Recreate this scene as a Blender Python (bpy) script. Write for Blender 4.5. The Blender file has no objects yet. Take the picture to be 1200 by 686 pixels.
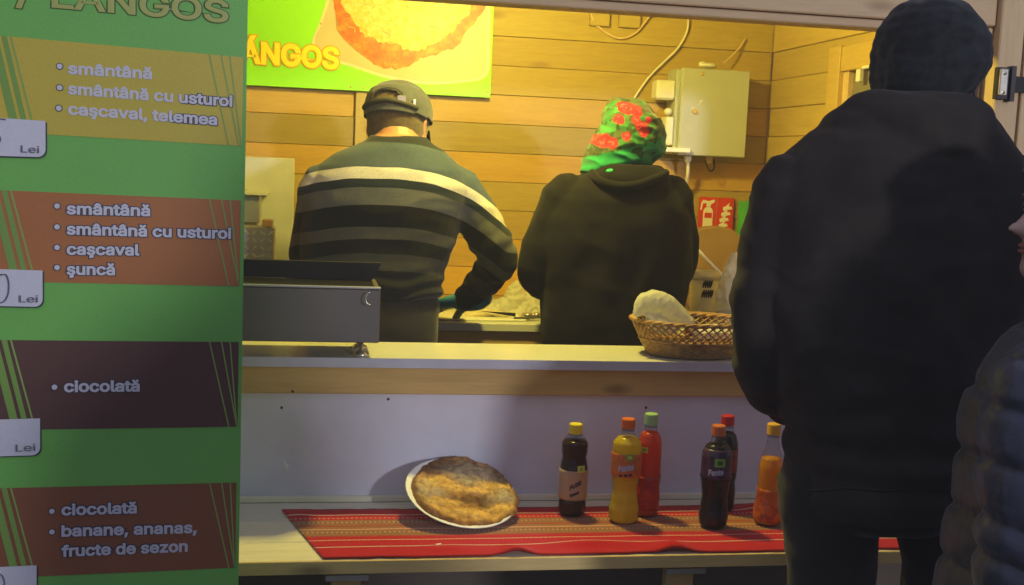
import bpy, bmesh, math, random
from math import sin, cos, pi, radians, sqrt, exp
from mathutils import Vector, Matrix, noise, Euler
random.seed(7)
S = bpy.context.scene
COL = S.collection

# ------------------------------------------------------------------ camera
F, CX, CY, EYE = 1350.0, 600.0, 343.0, 1.5
PSI, TH, RO = radians(10), radians(6.5), radians(2.46)
RM = Matrix.Rotation(-PSI, 3, 'Z') @ Matrix.Rotation(pi/2-TH, 3, 'X') @ Matrix.Rotation(RO, 3, 'Z')
CAM = Vector((0, 0, EYE))
cd = bpy.data.cameras.new('camera'); co = bpy.data.objects.new('camera', cd); COL.objects.link(co)
cd.sensor_width = 36; cd.lens = 36*F/1200; cd.clip_end = 400; cd.clip_start = 0.02
co.matrix_world = Matrix.Translation(CAM) @ RM.to_4x4()
S.camera = co

# ------------------------------------------------------------------ night sky, exposure
w = bpy.data.worlds.new('World'); S.world = w; w.use_nodes = True
bg = w.node_tree.nodes['Background']
bg.inputs[0].default_value = (0.56, 0.57, 0.80, 1); bg.inputs[1].default_value = 0.49
S.view_settings.view_transform = 'Standard'; S.view_settings.look = 'None'
S.view_settings.exposure = 0.0; S.view_settings.gamma = 1.0
S.cycles.max_bounces = 8; S.cycles.use_denoising = True
BULB = (0.48, 2.79, 2.035); BULB_W = 128
LAMP = (2.92, -4.0, 2.4); LAMP_W = 690

def lamp(name, loc, power, col, rad, parent=None):
    l = bpy.data.lights.new(name, 'POINT'); l.energy = power; l.color = col; l.shadow_soft_size = rad
    o = bpy.data.objects.new(name, l); COL.objects.link(o)
    o.location = loc
    if parent is not None:
        o.parent = parent; o.location = Vector(loc) - W(parent)
    return o

# ------------------------------------------------------------------ measuring helpers (a sight line met with a real plane)
def ray(px, py): return RM @ Vector(((px-CX)/F, -(py-CY)/F, -1))
def at(px, py, Y):
    d = ray(px, py); return CAM + d*(Y/d.y)
def onz(px, py, z):
    d = ray(px, py); return CAM + d*((z-EYE)/d.z)
def atx(px, py, X):
    d = ray(px, py); return CAM + d*(X/d.x)

# ------------------------------------------------------------------ objects
_w = {}
def W(o): return _w.get(o.name, Vector((0, 0, 0)))
def tag(o, label=None, cat=None, group=None, kind=None):
    if label: o['label'] = label
    if cat: o['category'] = cat
    if group: o['group'] = group
    if kind: o['kind'] = kind
    return o
def empty(name, loc, label, cat, group=None, kind=None):
    o = bpy.data.objects.new(name, None); COL.objects.link(o); o.location = loc; o.empty_display_size = .05
    _w[o.name] = Vector(loc); return tag(o, label, cat, group, kind)
def link_mesh(name, me, parent=None, origin=None):
    o = bpy.data.objects.new(name, me); COL.objects.link(o)
    pw = W(parent) if parent is not None else Vector((0, 0, 0))
    og = Vector(origin) if origin is not None else pw
    if parent is not None: o.parent = parent
    o.location = og - pw; _w[o.name] = og
    return o
def mk(name, vf, mat, parent=None, origin=None, smooth=False, bevel=0):
    """vf: (verts, faces) in world space"""
    v, f = vf
    pw = W(parent) if parent is not None else Vector((0, 0, 0))
    og = Vector(origin) if origin is not None else pw
    me = bpy.data.meshes.new(name)
    me.from_pydata([Vector(a)-og for a in v], [], f); me.validate()
    bm = bmesh.new(); bm.from_mesh(me)
    bmesh.ops.recalc_face_normals(bm, faces=bm.faces)
    if bevel > 0:
        bmesh.ops.bevel(bm, geom=list(bm.edges), offset=bevel, segments=1, affect='EDGES', clamp_overlap=True)
    bm.to_mesh(me); bm.free()
    if smooth: me.shade_smooth()
    if mat: me.materials.append(mat)
    return link_mesh(name, me, parent, og)

# ------------------------------------------------------------------ shape builders -> (verts, faces)
def join(*vfs):
    V, Fc = [], []
    for v, f in vfs:
        n = len(V); V += [Vector(a) for a in v]; Fc += [tuple(i+n for i in q) for q in f]
    return V, Fc
def box(c, s, rz=0, rx=0, ry=0):
    R = Euler((rx, ry, rz)).to_matrix(); c = Vector(c)
    v = [c + R @ Vector((x*s[0]/2, y*s[1]/2, z*s[2]/2)) for x in (-1, 1) for y in (-1, 1) for z in (-1, 1)]
    return v, [(0, 1, 3, 2), (4, 6, 7, 5), (0, 4, 5, 1), (2, 3, 7, 6), (0, 2, 6, 4), (1, 5, 7, 3)]
def box2(a, b):
    a, b = Vector(a), Vector(b); return box((a+b)/2, [abs(b[i]-a[i]) for i in range(3)])
def rings(R, cap=True):
    n = len(R[0]); V = [p for r in R for p in r]; Fc = []
    for i in range(len(R)-1):
        for j in range(n):
            k = (j+1) % n; Fc.append((i*n+j, i*n+k, (i+1)*n+k, (i+1)*n+j))
    if cap: Fc.append(tuple(range(n))[::-1]); Fc.append(tuple(range((len(R)-1)*n, len(R)*n)))
    return V, Fc
def ellring(c, a, b, n=28, p=2.0, tilt=0.0, yaw=0.0, b2=None):
    """horizontal super-ellipse; tilt raises z with x, b2 = depth on the +y side"""
    out = []; c = Vector(c)
    for j in range(n):
        t = 2*pi*j/n; ct, st = cos(t), sin(t)
        x = a*math.copysign(abs(ct)**(2/p), ct); bb = (b2 if (b2 and st > 0) else b)
        y = bb*math.copysign(abs(st)**(2/p), st)
        xx, yy = x*cos(yaw)-y*sin(yaw), x*sin(yaw)+y*cos(yaw)
        out.append(c + Vector((xx, yy, x*tilt)))
    return out
def crom(pts, n):
    P = [Vector(p) for p in pts]; out = []
    for i in range(len(P)-1):
        p0 = P[max(i-1, 0)]; p1 = P[i]; p2 = P[i+1]; p3 = P[min(i+2, len(P)-1)]
        for k in range(n):
            t = k/n
            out.append(.5*((2*p1)+(p2-p0)*t+(2*p0-5*p1+4*p2-p3)*t*t+(3*p1-p0-3*p2+p3)*t**3))
    out.append(P[-1]); return out
def tube(pts, rad, n=10, sub=1, flat=1.0, round_ends=True):
    P = [Vector(p) for p in pts]
    rr = list(rad) if isinstance(rad, (list, tuple)) else [rad]*len(P)
    if sub > 1:
        Q = crom([(p.x, p.y, p.z) for p in P], sub)
        R2 = []
        for i in range(len(rr)-1):
            for k in range(sub): R2.append(rr[i]+(rr[i+1]-rr[i])*(k/sub))
        R2.append(rr[-1]); P, rr = Q, R2
    # rounded ends
    if round_ends:
        d0 = (P[0]-P[1]).normalized(); d1 = (P[-1]-P[-2]).normalized(); a, b = P[0], P[-1]; ra, rb = rr[0], rr[-1]
        P = [a+d0*ra*.95, a+d0*ra*.7] + P + [b+d1*rb*.7, b+d1*rb*.95]
        rr = [ra*.3, ra*.72] + rr + [rb*.72, rb*.3]
    up = None; R = []
    for i, p in enumerate(P):
        t = (P[min(i+1, len(P)-1)]-P[max(i-1, 0)]).normalized()
        if up is None:
            up = t.orthogonal().normalized()
            if abs(t.z) < .9: up = (Vector((0, 0, 1))-t*t.z).normalized()
        else:
            up = (up - t*up.dot(t)).normalized()
        s = t.cross(up)
        R.append([p + (s*cos(2*pi*j/n) + up*sin(2*pi*j/n)*flat)*rr[i] for j in range(n)])
    return rings(R)
def lathe(c, prof, n=32, squish=1.0):
    """prof: list of (z, r)"""
    c = Vector(c)
    return rings([[c+Vector((r*cos(2*pi*j/n), r*sin(2*pi*j/n)*squish, z)) for j in range(n)] for z, r in prof])
def sphere(c, r, n=16, m=10, rot=None):
    c = Vector(c); r = (r, r, r) if isinstance(r, (int, float)) else r
    R = []
    for i in range(m+1):
        a = -pi/2 + pi*i/m; ca = max(cos(a), .02)
        R.append([Vector((r[0]*ca*cos(2*pi*j/n), r[1]*ca*sin(2*pi*j/n), r[2]*sin(a))) for j in range(n)])
    if rot: R = [[rot @ p for p in q] for q in R]
    return rings([[c+p for p in q] for q in R])
def plate(pts, th, nrm):
    """extruded polygon: pts world, thickness along nrm"""
    n = len(pts); nrm = Vector(nrm)*th
    V = [Vector(p) for p in pts] + [Vector(p)+nrm for p in pts]
    return V, [tuple(range(n))[::-1], tuple(range(n, 2*n))] + [(i, (i+1) % n, n+(i+1) % n, n+i) for i in range(n)]
def smoothpoly(pts, n=5):
    P = pts + pts[:3]; out = []
    for i in range(len(pts)):
        a, b, c, d = [Vector(q) for q in (P[i], P[i+1], P[i+2], (pts+pts[:4])[i+3])]
        for k in range(n):
            t = k/n; out.append(.5*((2*b)+(c-a)*t+(2*a-5*b+4*c-d)*t*t+(3*b-a-3*c+d)*t**3))
    return out

# ------------------------------------------------------------------ materials
def nd(t, typ, x=0, y=0, **k):
    n = t.nodes.new(typ)
    for a, b in k.items(): setattr(n, a, b)
    return n
def newmat(name):
    m = bpy.data.materials.new(name); m.use_nodes = True; t = m.node_tree
    return m, t, t.nodes['Principled BSDF']
def setp(b, **k):
    for a, v in k.items():
        a = a.replace('_', ' ')
        if a in b.inputs: b.inputs[a].default_value = v
def ramp(t, fac, stops, interp='LINEAR'):
    r = nd(t, 'ShaderNodeValToRGB'); cr = r.color_ramp; cr.interpolation = interp
    while len(cr.elements) > 1: cr.elements.remove(cr.elements[-1])
    cr.elements[0].position = stops[0][0]; cr.elements[0].color = (*stops[0][1], 1)
    for p, c in stops[1:]:
        e = cr.elements.new(p); e.color = (*c, 1)
    t.links.new(fac, r.inputs[0]); return r.outputs[0]
def coords(t, scale=(1, 1, 1), kind='Object', rnd=0):
    tc = nd(t, 'ShaderNodeTexCoord'); mp = nd(t, 'ShaderNodeMapping'); mp.inputs['Scale'].default_value = scale
    t.links.new(tc.outputs[kind], mp.inputs[0])
    if rnd:
        oi = nd(t, 'ShaderNodeObjectInfo'); m = nd(t, 'ShaderNodeMath', operation='MULTIPLY'); m.inputs[1].default_value = rnd
        t.links.new(oi.outputs['Random'], m.inputs[0])
        cx = nd(t, 'ShaderNodeCombineXYZ'); t.links.new(m.outputs[0], cx.inputs[0]); t.links.new(m.outputs[0], cx.inputs[1])
        t.links.new(cx.outputs[0], mp.inputs['Location'])
    return mp.outputs[0]
def noisen(t, vec, scale, detail=4, rough=.55, dist=0):
    n = nd(t, 'ShaderNodeTexNoise'); n.inputs['Scale'].default_value = scale; n.inputs['Detail'].default_value = detail
    n.inputs['Roughness'].default_value = rough; n.inputs['Distortion'].default_value = dist
    t.links.new(vec, n.inputs['Vector']); return n.outputs['Fac']
def bumpn(t, b, h, strength=.3, dist=.002):
    bn = nd(t, 'ShaderNodeBump'); bn.inputs['Strength'].default_value = strength; bn.inputs['Distance'].default_value = dist
    t.links.new(h, bn.inputs['Height']); t.links.new(bn.outputs[0], b.inputs['Normal'])
def mix(t, fac, a, b, mode='MIX'):
    m = nd(t, 'ShaderNodeMix', data_type='RGBA', blend_type=mode)
    for s, v in ((m.inputs[0], fac), (m.inputs[6], a), (m.inputs[7], b)):
        if hasattr(v, 'is_linked') or hasattr(v, 'links'): t.links.new(v, s)
        elif isinstance(v, (int, float)): s.default_value = v
        else: s.default_value = (*v, 1)
    return m.outputs[2]
def sh(c, k): return tuple(min(1, max(0, a*k)) for a in c)
def pbr(name, col, rough=.6, metal=0, var=.12, vs=12, bump=0, bs=150, sheen=0, trans=0, sss=0, coat=0, spec=.5, dist=.002):
    m, t, b = newmat(name); v = coords(t)
    n = noisen(t, v, vs, 5)
    t.links.new(ramp(t, n, [(.3, sh(col, 1-var)), (.7, sh(col, 1+var))]), b.inputs['Base Color'])
    setp(b, Roughness=rough, Metallic=metal, Specular_IOR_Level=spec)
    if sheen: setp(b, Sheen_Weight=sheen, Sheen_Roughness=.5)
    if coat: setp(b, Coat_Weight=coat, Coat_Roughness=.1)
    if trans: setp(b, Transmission_Weight=trans)
    if sss: setp(b, Subsurface_Weight=sss, Subsurface_Scale=.01)
    if bump: bumpn(t, b, noisen(t, v, bs, 3, .6), bump, dist)
    return m
def wood(name, a, b_, grain='x', dark=None, rough=.55, tint=True, knots=True, gs=1.0, spec=.4):
    """sawn softwood: long grain, knots, tint from the object's own colour"""
    m, t, b = newmat(name)
    sc = {'x': (1.6, 16, 16), 'y': (16, 1.6, 16), 'z': (16, 16, 1.6)}[grain]
    v = coords(t, tuple(q*gs for q in sc), rnd=40)
    n1 = noisen(t, v, 1.2, 6, .6, .6)
    fine = noisen(t, coords(t, tuple(q*6*gs for q in sc), rnd=20), 1.5, 3, .7)
    c = ramp(t, n1, [(.25, b_), (.45, a), (.6, sh(a, .93)), (.78, b_)])
    c = mix(t, .22, c, ramp(t, fine, [(.3, sh(b_, .7)), (.7, sh(a, 1.1))]))
    if knots:
        vk = coords(t, {'x': (3.2, 9, 9), 'y': (9, 3.2, 9), 'z': (9, 9, 3.2)}[grain], rnd=37)
        vo = nd(t, 'ShaderNodeTexVoronoi'); vo.inputs['Scale'].default_value = 1.0
        t.links.new(vk, vo.inputs['Vector'])
        kn = ramp(t, vo.outputs['Distance'], [(.05, (1, 1, 1)), (.16, (0, 0, 0))])
        mm = nd(t, 'ShaderNodeMath', operation='MULTIPLY'); mm.inputs[1].default_value = .6
        t.links.new(kn, mm.inputs[0])
        c = mix(t, mm.outputs[0], c, dark or sh(b_, .45))
    if tint:
        oi = nd(t, 'ShaderNodeObjectInfo'); c = mix(t, 1.0, c, oi.outputs['Color'], 'MULTIPLY')
    t.links.new(c, b.inputs['Base Color']); setp(b, Roughness=rough, Specular_IOR_Level=spec)
    bumpn(t, b, fine, .25, .001)
    return m
def fabric(name, col, rough=.9, var=.25, vs=20, weave=500, sheen=.3, bump=.35):
    m = pbr(name, col, rough, 0, var, vs, bump, weave, sheen, spec=.2, dist=.0015); return m
def glasslike(name, col=(1, 1, 1), rough=.05, mixf=.25, tcol=(.97, .97, .97)):
    """thin clear plastic: mirror-like towards grazing view, see-through face on"""
    m, t, b = newmat(name); setp(b, Roughness=rough); b.inputs['Base Color'].default_value = (*col, 1)
    tr = nd(t, 'ShaderNodeBsdfTransparent'); tr.inputs[0].default_value = (*tcol, 1)
    lw_ = nd(t, 'ShaderNodeLayerWeight'); lw_.inputs[0].default_value = .5
    pw = nd(t, 'ShaderNodeMath', operation='POWER'); pw.inputs[1].default_value = 3.0; t.links.new(lw_.outputs['Facing'], pw.inputs[0])
    ad = nd(t, 'ShaderNodeMath', operation='MULTIPLY_ADD'); ad.use_clamp = True; ad.inputs[1].default_value = .5; ad.inputs[2].default_value = mixf
    t.links.new(pw.outputs[0], ad.inputs[0])
    mx = nd(t, 'ShaderNodeMixShader'); t.links.new(ad.outputs[0], mx.inputs[0])
    t.links.new(tr.outputs[0], mx.inputs[1]); t.links.new(b.outputs[0], mx.inputs[2])
    t.links.new(mx.outputs[0], t.nodes['Material Output'].inputs[0]); return m
def liquid(name, col, tr=.3, rough=.15):
    m, t, b = newmat(name); v = coords(t)
    t.links.new(ramp(t, noisen(t, v, 25, 2), [(.3, sh(col, .93)), (.7, sh(col, 1.05))]), b.inputs['Base Color'])
    setp(b, Roughness=rough)
    tl = nd(t, 'ShaderNodeBsdfTranslucent'); tl.inputs[0].default_value = (*col, 1)
    mx = nd(t, 'ShaderNodeMixShader'); mx.inputs[0].default_value = tr
    t.links.new(b.outputs[0], mx.inputs[1]); t.links.new(tl.outputs[0], mx.inputs[2])
    t.links.new(mx.outputs[0], t.nodes['Material Output'].inputs[0]); return m
def attrmat(name, attr='col', rough=.9, sheen=.3, weave=600, bump=.3, var=.2):
    m, t, b = newmat(name); a = nd(t, 'ShaderNodeAttribute', attribute_name=attr)
    n = noisen(t, coords(t), 90, 4)
    c = mix(t, 1.0, a.outputs['Color'], ramp(t, n, [(.3, (1-var,)*3), (.7, (1, 1, 1))]), 'MULTIPLY')
    t.links.new(c, b.inputs['Base Color']); setp(b, Roughness=rough, Sheen_Weight=sheen, Specular_IOR_Level=.2)
    bumpn(t, b, noisen(t, coords(t), weave, 2), bump, .0015); return m

M = {}
M['plank'] = wood('plank_wood', (.45, .325, .075), (.36, .225, .032), 'x', dark=(.20, .10, .035), rough=.5)
M['plank_y'] = wood('plank_wood_side', (.54, .40, .13), (.45, .30, .07), 'y', dark=(.20, .10, .035), rough=.5)
M['beam'] = wood('beam_wood', (.70, .50, .29), (.60, .41, .23), 'x', dark=(.26, .16, .09), rough=.75)
M['post'] = wood('post_wood', (.72, .52, .29), (.62, .44, .23), 'z', dark=(.14, .09, .06), rough=.7)
M['rail'] = wood('rail_wood', (.62, .42, .15), (.50, .33, .11), 'x', dark=(.07, .045, .03), rough=.6)
M['shelf'] = wood('shelf_wood', (.84, .80, .62), (.74, .68, .50), 'x', dark=(.36, .27, .16), rough=.55)
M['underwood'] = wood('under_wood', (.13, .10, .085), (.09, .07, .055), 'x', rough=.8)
M['panel'] = pbr('painted_panel', (.66, .67, .79), .55, var=.10, vs=5, bump=.15, bs=60)
M['white_lam'] = pbr('white_laminate', (.64, .64, .58), .28, var=.04, vs=6, bump=.04, bs=30)
M['edge'] = pbr('counter_edge_strip', (.50, .50, .58), .4, var=.08, vs=10)
M['steel'] = pbr('brushed_steel', (.50, .50, .50), .38, .85, var=.12, vs=7, bump=.1, bs=90)
M['steel_front'] = pbr('dull_steel_front', (.135, .12, .11), .5, .35, var=.12, vs=5, bump=.12, bs=200)
M['darksteel'] = pbr('dark_steel', (.045, .04, .04), .35, .6, var=.3, vs=10)
M['black'] = pbr('black_enamel', (.012, .011, .011), .3, var=.2)
M['rubber'] = pbr('black_rubber', (.012, .012, .012), .7)
M['cabinet'] = pbr('painted_cabinet', (.45, .47, .40), .42, var=.05, vs=5, bump=.08, bs=200)
M['cream'] = pbr('cream_plastic', (.72, .70, .60), .4, var=.05)
M['white'] = pbr('white_plastic', (.80, .80, .78), .35, var=.04)
M['skin'] = pbr('skin', (.34, .17, .10), .5, var=.12, vs=30, bump=.15, bs=300, sss=.12)
M['skin_pale'] = pbr('skin_pale', (.50, .33, .27), .5, var=.10, vs=30, bump=.12, bs=300, sss=.12)
M['hair'] = pbr('short_hair', (.065, .045, .025), .85, var=.4, vs=120, bump=.6, bs=500, sheen=.2)
M['glove'] = pbr('blue_glove', (.06, .32, .55), .4, var=.2, vs=30, bump=.3, bs=60)

# ------------------------------------------------------------------ text
FONTS = {}
def getfont():
    if 'f' not in FONTS:
        f = None
        try: f = bpy.data.fonts.load(bpy.utils.system_resource('DATAFILES') + '/fonts/Inter.woff2')
        except Exception: f = None
        FONTS['f'] = f
    return FONTS['f']
def textverts(s, bold=.03, res=3):
    """flat text mesh scaled to unit coordinates; returns verts2d, faces, and width"""
    cu = bpy.data.curves.new('lettering', 'FONT'); cu.body = s
    if getfont(): cu.font = getfont()
    cu.resolution_u = res; cu.bevel_depth = bold; cu.bevel_resolution = 0
    o = bpy.data.objects.new('lettering', cu); COL.objects.link(o)
    bpy.context.view_layer.update()
    dg = bpy.context.evaluated_depsgraph_get()
    me = bpy.data.meshes.new_from_object(o.evaluated_get(dg))
    V = [v.co.copy() for v in me.vertices]; Fc = [tuple(p.vertices) for p in me.polygons]
    bpy.data.objects.remove(o); bpy.data.curves.remove(cu); bpy.data.meshes.remove(me)
    return V, Fc
def text_on(name, s, p0, p1, up, height, mat, parent, bold=.03, nrm=None, lift=0, outline=None, th=.0004, grow=.03):
    """baseline from world point p0 to p1, cap height in metres"""
    p0, p1 = Vector(p0), Vector(p1); ex = (p1-p0); L = ex.length; ex.normalize(); ez = Vector(up).normalized(); n = Vector(nrm)
    res = []
    base = textverts(s, 0.0)
    x0 = min(v.x for v in base[0]); x1 = max(v.x for v in base[0])
    sx = L/(x1-x0); sy = height/.727
    jobs = [(name, bold, mat, lift)]
    if outline: jobs.insert(0, (name+'_outline', bold+grow, outline, lift*.4))
    for nm, bd, mt, lf in jobs:
        V, Fc = textverts(s, bd)
        zz = max(1e-6, max(abs(v.z) for v in V))
        W_ = [p0 + ex*((v.x-x0)*sx) + ez*(v.y*sy) + n*(lf + (v.z/zz)*th*.5) for v in V]
        res.append(mk(nm, (W_, Fc), mt, parent))
    return res[-1]

# ================================================================== ground and stall shell
gm, t, b = newmat('asphalt'); v = coords(t)
t.links.new(ramp(t, noisen(t, v, 60, 6, .7), [(.3, (.035, .035, .037)), (.7, (.075, .072, .07))]), b.inputs['Base Color'])
setp(b, Roughness=.85); bumpn(t, b, noisen(t, v, 220, 3), .5, .004)
g = mk('ground', ([(-120, -120, 0), (120, -120, 0), (120, 120, 0), (-120, 120, 0)], [(0, 1, 2, 3)]), gm); tag(g, kind='structure')
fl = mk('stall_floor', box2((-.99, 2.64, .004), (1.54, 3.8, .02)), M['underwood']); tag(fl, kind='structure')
WX0, WX1, WY, PZ = -.96, 1.514, 3.74, .0937

bw = empty('back_wall', (0, WY+.02, 0), 'yellow lit wall of horizontal pine boards behind the two vendors', None, kind='structure')
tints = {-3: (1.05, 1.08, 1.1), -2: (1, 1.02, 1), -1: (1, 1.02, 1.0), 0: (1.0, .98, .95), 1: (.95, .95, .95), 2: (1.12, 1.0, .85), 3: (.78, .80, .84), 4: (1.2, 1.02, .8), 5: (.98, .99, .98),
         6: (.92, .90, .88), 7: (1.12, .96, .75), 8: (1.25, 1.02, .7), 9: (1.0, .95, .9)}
def tinted(o, c): o.color = (*c, 1); return o
def plank_x(parent, x0, x1, z0, y0, row, name='plank', mat='plank'):
    k = random.Random(row*13+int(x0*50)).uniform(.93, 1.07)
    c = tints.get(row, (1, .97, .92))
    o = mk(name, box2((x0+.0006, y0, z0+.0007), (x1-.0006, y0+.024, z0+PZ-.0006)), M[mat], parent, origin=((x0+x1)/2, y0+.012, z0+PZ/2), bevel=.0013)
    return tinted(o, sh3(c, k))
def sh3(c, k): return tuple(a*k for a in c)
mk('backing', box2((WX0, WY+.025, .02), (WX1+.03, WY+.035, 2.24)), M['rail'], bw)
for i in range(-3, 17):
    z0 = 1.899 - PZ*(i)
    dy = random.Random(i).uniform(-.0025, .0025)
    zt = z0
    if zt < .35: continue
    if -3 <= i <= 3: segs = [(WX0, .145), (.145, WX1)]
    elif i in (5, 9): segs = [(WX0, .02), (.02, WX1)]
    elif i in (6,): segs = [(WX0, .72), (.72, WX1)]
    elif i in (3+1,): segs = [(WX0, WX1)]
    else: segs = [(WX0, -.3 if i % 2 else WX1)] + ([(-.3, WX1)] if i % 2 else [])
    for a, c in segs: plank_x(bw, a, c, z0-PZ, WY+dy, i)
bt = mk('batten', box2((.128, WY-.016, 1.527), (.163, WY-.003, 2.2)), M['plank_y'], bw, origin=(.145, WY, 1.8), bevel=.002); tinted(bt, (.85, .88, .95))

sw = empty('side_wall', (WX1+.02, 3.1, 0), 'right inner stall wall of wide pine boards with a small window', None, kind='structure')
def plank_s(y0, y1, z0, row):
    k = random.Random(row*17+int(y0*50)).uniform(.9, 1.08)
    o = mk('plank', box2((WX1+random.Random(row).uniform(-.002, .002), y0+.001, z0+.0007), (WX1+.024, y1-.001, z0+PZ-.0006)), M['plank_y'], sw,
           origin=(WX1+.012, (y0+y1)/2, z0+PZ/2), bevel=.0022)
    tinted(o, sh3((1.02, 1.0, .95), k))
for i in range(-3, 17):
    z0 = 1.899 - PZ*(i+1)
    if z0 < .3: continue
    zz = z0+PZ/2
    if zz > 1.84 or zz < 1.20: plank_s(2.55, WY-.003, z0, i)
    else:
        plank_s(3.275, WY-.003, z0, i); plank_s(2.55, 2.60, z0, i)
wn = mk('window', join(box2((WX1-.012, 3.20, 1.15), (WX1+.035, 3.275, 1.875)), box2((WX1-.012, 2.60, 1.15), (WX1+.035, 2.655, 1.875)),
        box2((WX1-.008, 2.656, 1.80), (WX1+.035, 3.199, 1.872)), box2((WX1-.008, 2.656, 1.152), (WX1+.035, 3.199, 1.21))), M['plank_y'], sw, origin=(WX1, 2.95, 1.5), bevel=.002)
tinted(wn, (1.1, 1.05, .95))
pane = pbr('window_pane', (.22, .19, .15), .12, var=.15, vs=3)
mk('pane', box2((WX1+.018, 2.655, 1.21), (WX1+.024, 3.2, 1.80)), pane, wn)
mk('sash', join(box2((WX1+.004, 3.165, 1.21), (WX1+.02, 3.2, 1.80)), box2((WX1+.004, 2.93, 1.21), (WX1+.02, 2.955, 1.80))), M['post'], wn)
c0 = atx(1009, 88, WX1); mk('pane_glint', join(box((WX1-.004, c0.y, c0.z-.002), (.014, .022, .036)), box((WX1-.006, c0.y-.045, c0.z+.018), (.01, .05, .008))), M['white'], wn, bevel=.002)  # white solid standing in for a bright reflection in the pane

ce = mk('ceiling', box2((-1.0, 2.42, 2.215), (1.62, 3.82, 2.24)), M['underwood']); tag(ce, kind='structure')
lw = mk('left_wall', box2((-.99, 2.6, 0.02), (-.962, 3.77, 2.21)), M['beam']); tag(lw, kind='structure')

# front framing
sf = empty('stall_frame', (1.57, 2.49, 0), 'weathered wooden lintel and corner post framing the top and right of the stall opening', 'stall frame')
mk('lintel', box2((-.99, 2.46, 1.853), (1.528, 2.54, 2.21)), M['beam'], sf, origin=(.3, 2.5, 2.0), bevel=.003)
mk('lintel_trim', box2((-.99, 2.468, 1.832), (1.528, 2.535, 1.8505)), M['beam'], sf, origin=(.5, 2.5, 1.84), bevel=.003)
mk('corner_post', box2((1.532, 2.445, 0), (1.592, 2.545, 2.21)), M['post'], sf, origin=(1.56, 2.5, 1.1), bevel=.003)
mk('inner_jamb', box2((1.49, 2.50, 1.06), (1.5295, 2.56, 1.829)), M['plank_y'], sf, origin=(1.51, 2.53, 1.4), bevel=.003)
c0 = at(1153, 41, 2.45); mk('corner_plate', box(c0, (.02, .006, .04)), M['darksteel'], sf, bevel=.001)
sd = empty('shutter_door', (1.9, 2.49, 0), 'pale wooden shutter door beside the corner post, held by a black strap hinge', 'shutter')
for k, (z0, z1) in enumerate([(.1, .55), (.552, 1.08), (1.082, 1.64), (1.642, 2.2)]):
    o = mk('board', box2((1.598, 2.462, z0), (2.35, 2.49, z1)), M['post'], sd, origin=(2.0, 2.475, (z0+z1)/2+k), bevel=.003)
mk('edge_stile', box2((1.60, 2.448, .1), (1.622, 2.4615, 2.2)), M['post'], sd, bevel=.002)
a, c = at(1166, 79, 2.44), at(1176, 117, 2.44)
hg = mk('hinge', join(box2((a.x+.002, 2.428, c.z), (a.x+.03, 2.4445, a.z)), box2((a.x+.034, 2.425, c.z-.004), (a.x+.046, 2.4445, a.z+.004))), M['darksteel'], sd, bevel=.001)
chrome = pbr('worn_bright_metal', (.78, .72, .62), .25, .9, var=.15, vs=40)
mk('hinge_leaf', box2((a.x+.004, 2.421, c.z+.008), (a.x+.024, 2.4277, a.z-.004)), chrome, hg, bevel=.002)
for zz in (.2, .8): mk('screw', sphere((a.x+.014, 2.42, c.z+(a.z-c.z)*zz), .004, 8, 6), M['steel'], hg)
zc = (a.z+c.z)/2
mk('hinge_strap', plate([(a.x+.046, 2.44, zc-.018), (2.0, 2.44, zc-.008), (2.0, 2.44, zc+.008), (a.x+.046, 2.44, zc+.018)], .006, (0, -1, 0)), M['rubber'], hg)

# serving counter
sc = empty('serving_counter', (.3, 2.58, 0), 'white topped serving counter with a brown wood rail above a lavender painted panel', 'counter')
mk('worktop', box2((-.96, 2.5645, 1.031), (1.488, 2.80, 1.047)), M['white_lam'], sc, origin=(.3, 2.58, 1.047), bevel=.0015)
mk('edge_strip', box2((-.96, 2.560, 1.0265), (1.488, 2.564, 1.0485)), M['edge'], sc)
mk('rail', box2((-.96, 2.583, .962), (1.488, 2.6002, 1.0305)), M['rail'], sc, origin=(.3, 2.58, 1.0), bevel=.002)
pn = mk('front_panel', box2((-.96, 2.6005, .70), (1.488, 2.618, 1.0305)), M['panel'], sc, origin=(.3, 2.6, .85))
for px, py in [(343, 459), (330, 478), (362, 583), (757, 478), (455, 468)]:
    p = at(px, py, 2.60 if py > 465 else 2.583); mk('screw', sphere((p.x, (2.60 if py > 465 else 2.583), p.z), (.0032, .0012, .0032), 8, 6), M['darksteel'], pn)
p = at(335, 544, 2.6)
mk('paint_chip', plate([(p.x-.006, 2.6003, p.z+.012), (p.x+.001, 2.6003, p.z+.002), (p.x+.007, 2.6003, p.z-.003), (p.x+.003, 2.6003, p.z-.014), (p.x-.001, 2.6003, p.z-.006), (p.x-.004, 2.6003, p.z)], .0006, (0, -1, 0)), M['white'], pn)
p = at(410, 586, 2.59); 
mk('batten_bottom', box2((-.96, 2.588, .7085), (1.488, 2.6, .722)), M['shelf'], sc, origin=(.3, 2.59, .715), bevel=.001)
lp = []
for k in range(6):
    mk('plank', box2((-.96, 2.60+.004*(k % 2), .02+k*.112), (1.488, 2.622, .129+k*.112)), M['underwood'], sc, origin=(.3, 2.61, .07+k*.3), bevel=.002)

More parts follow.
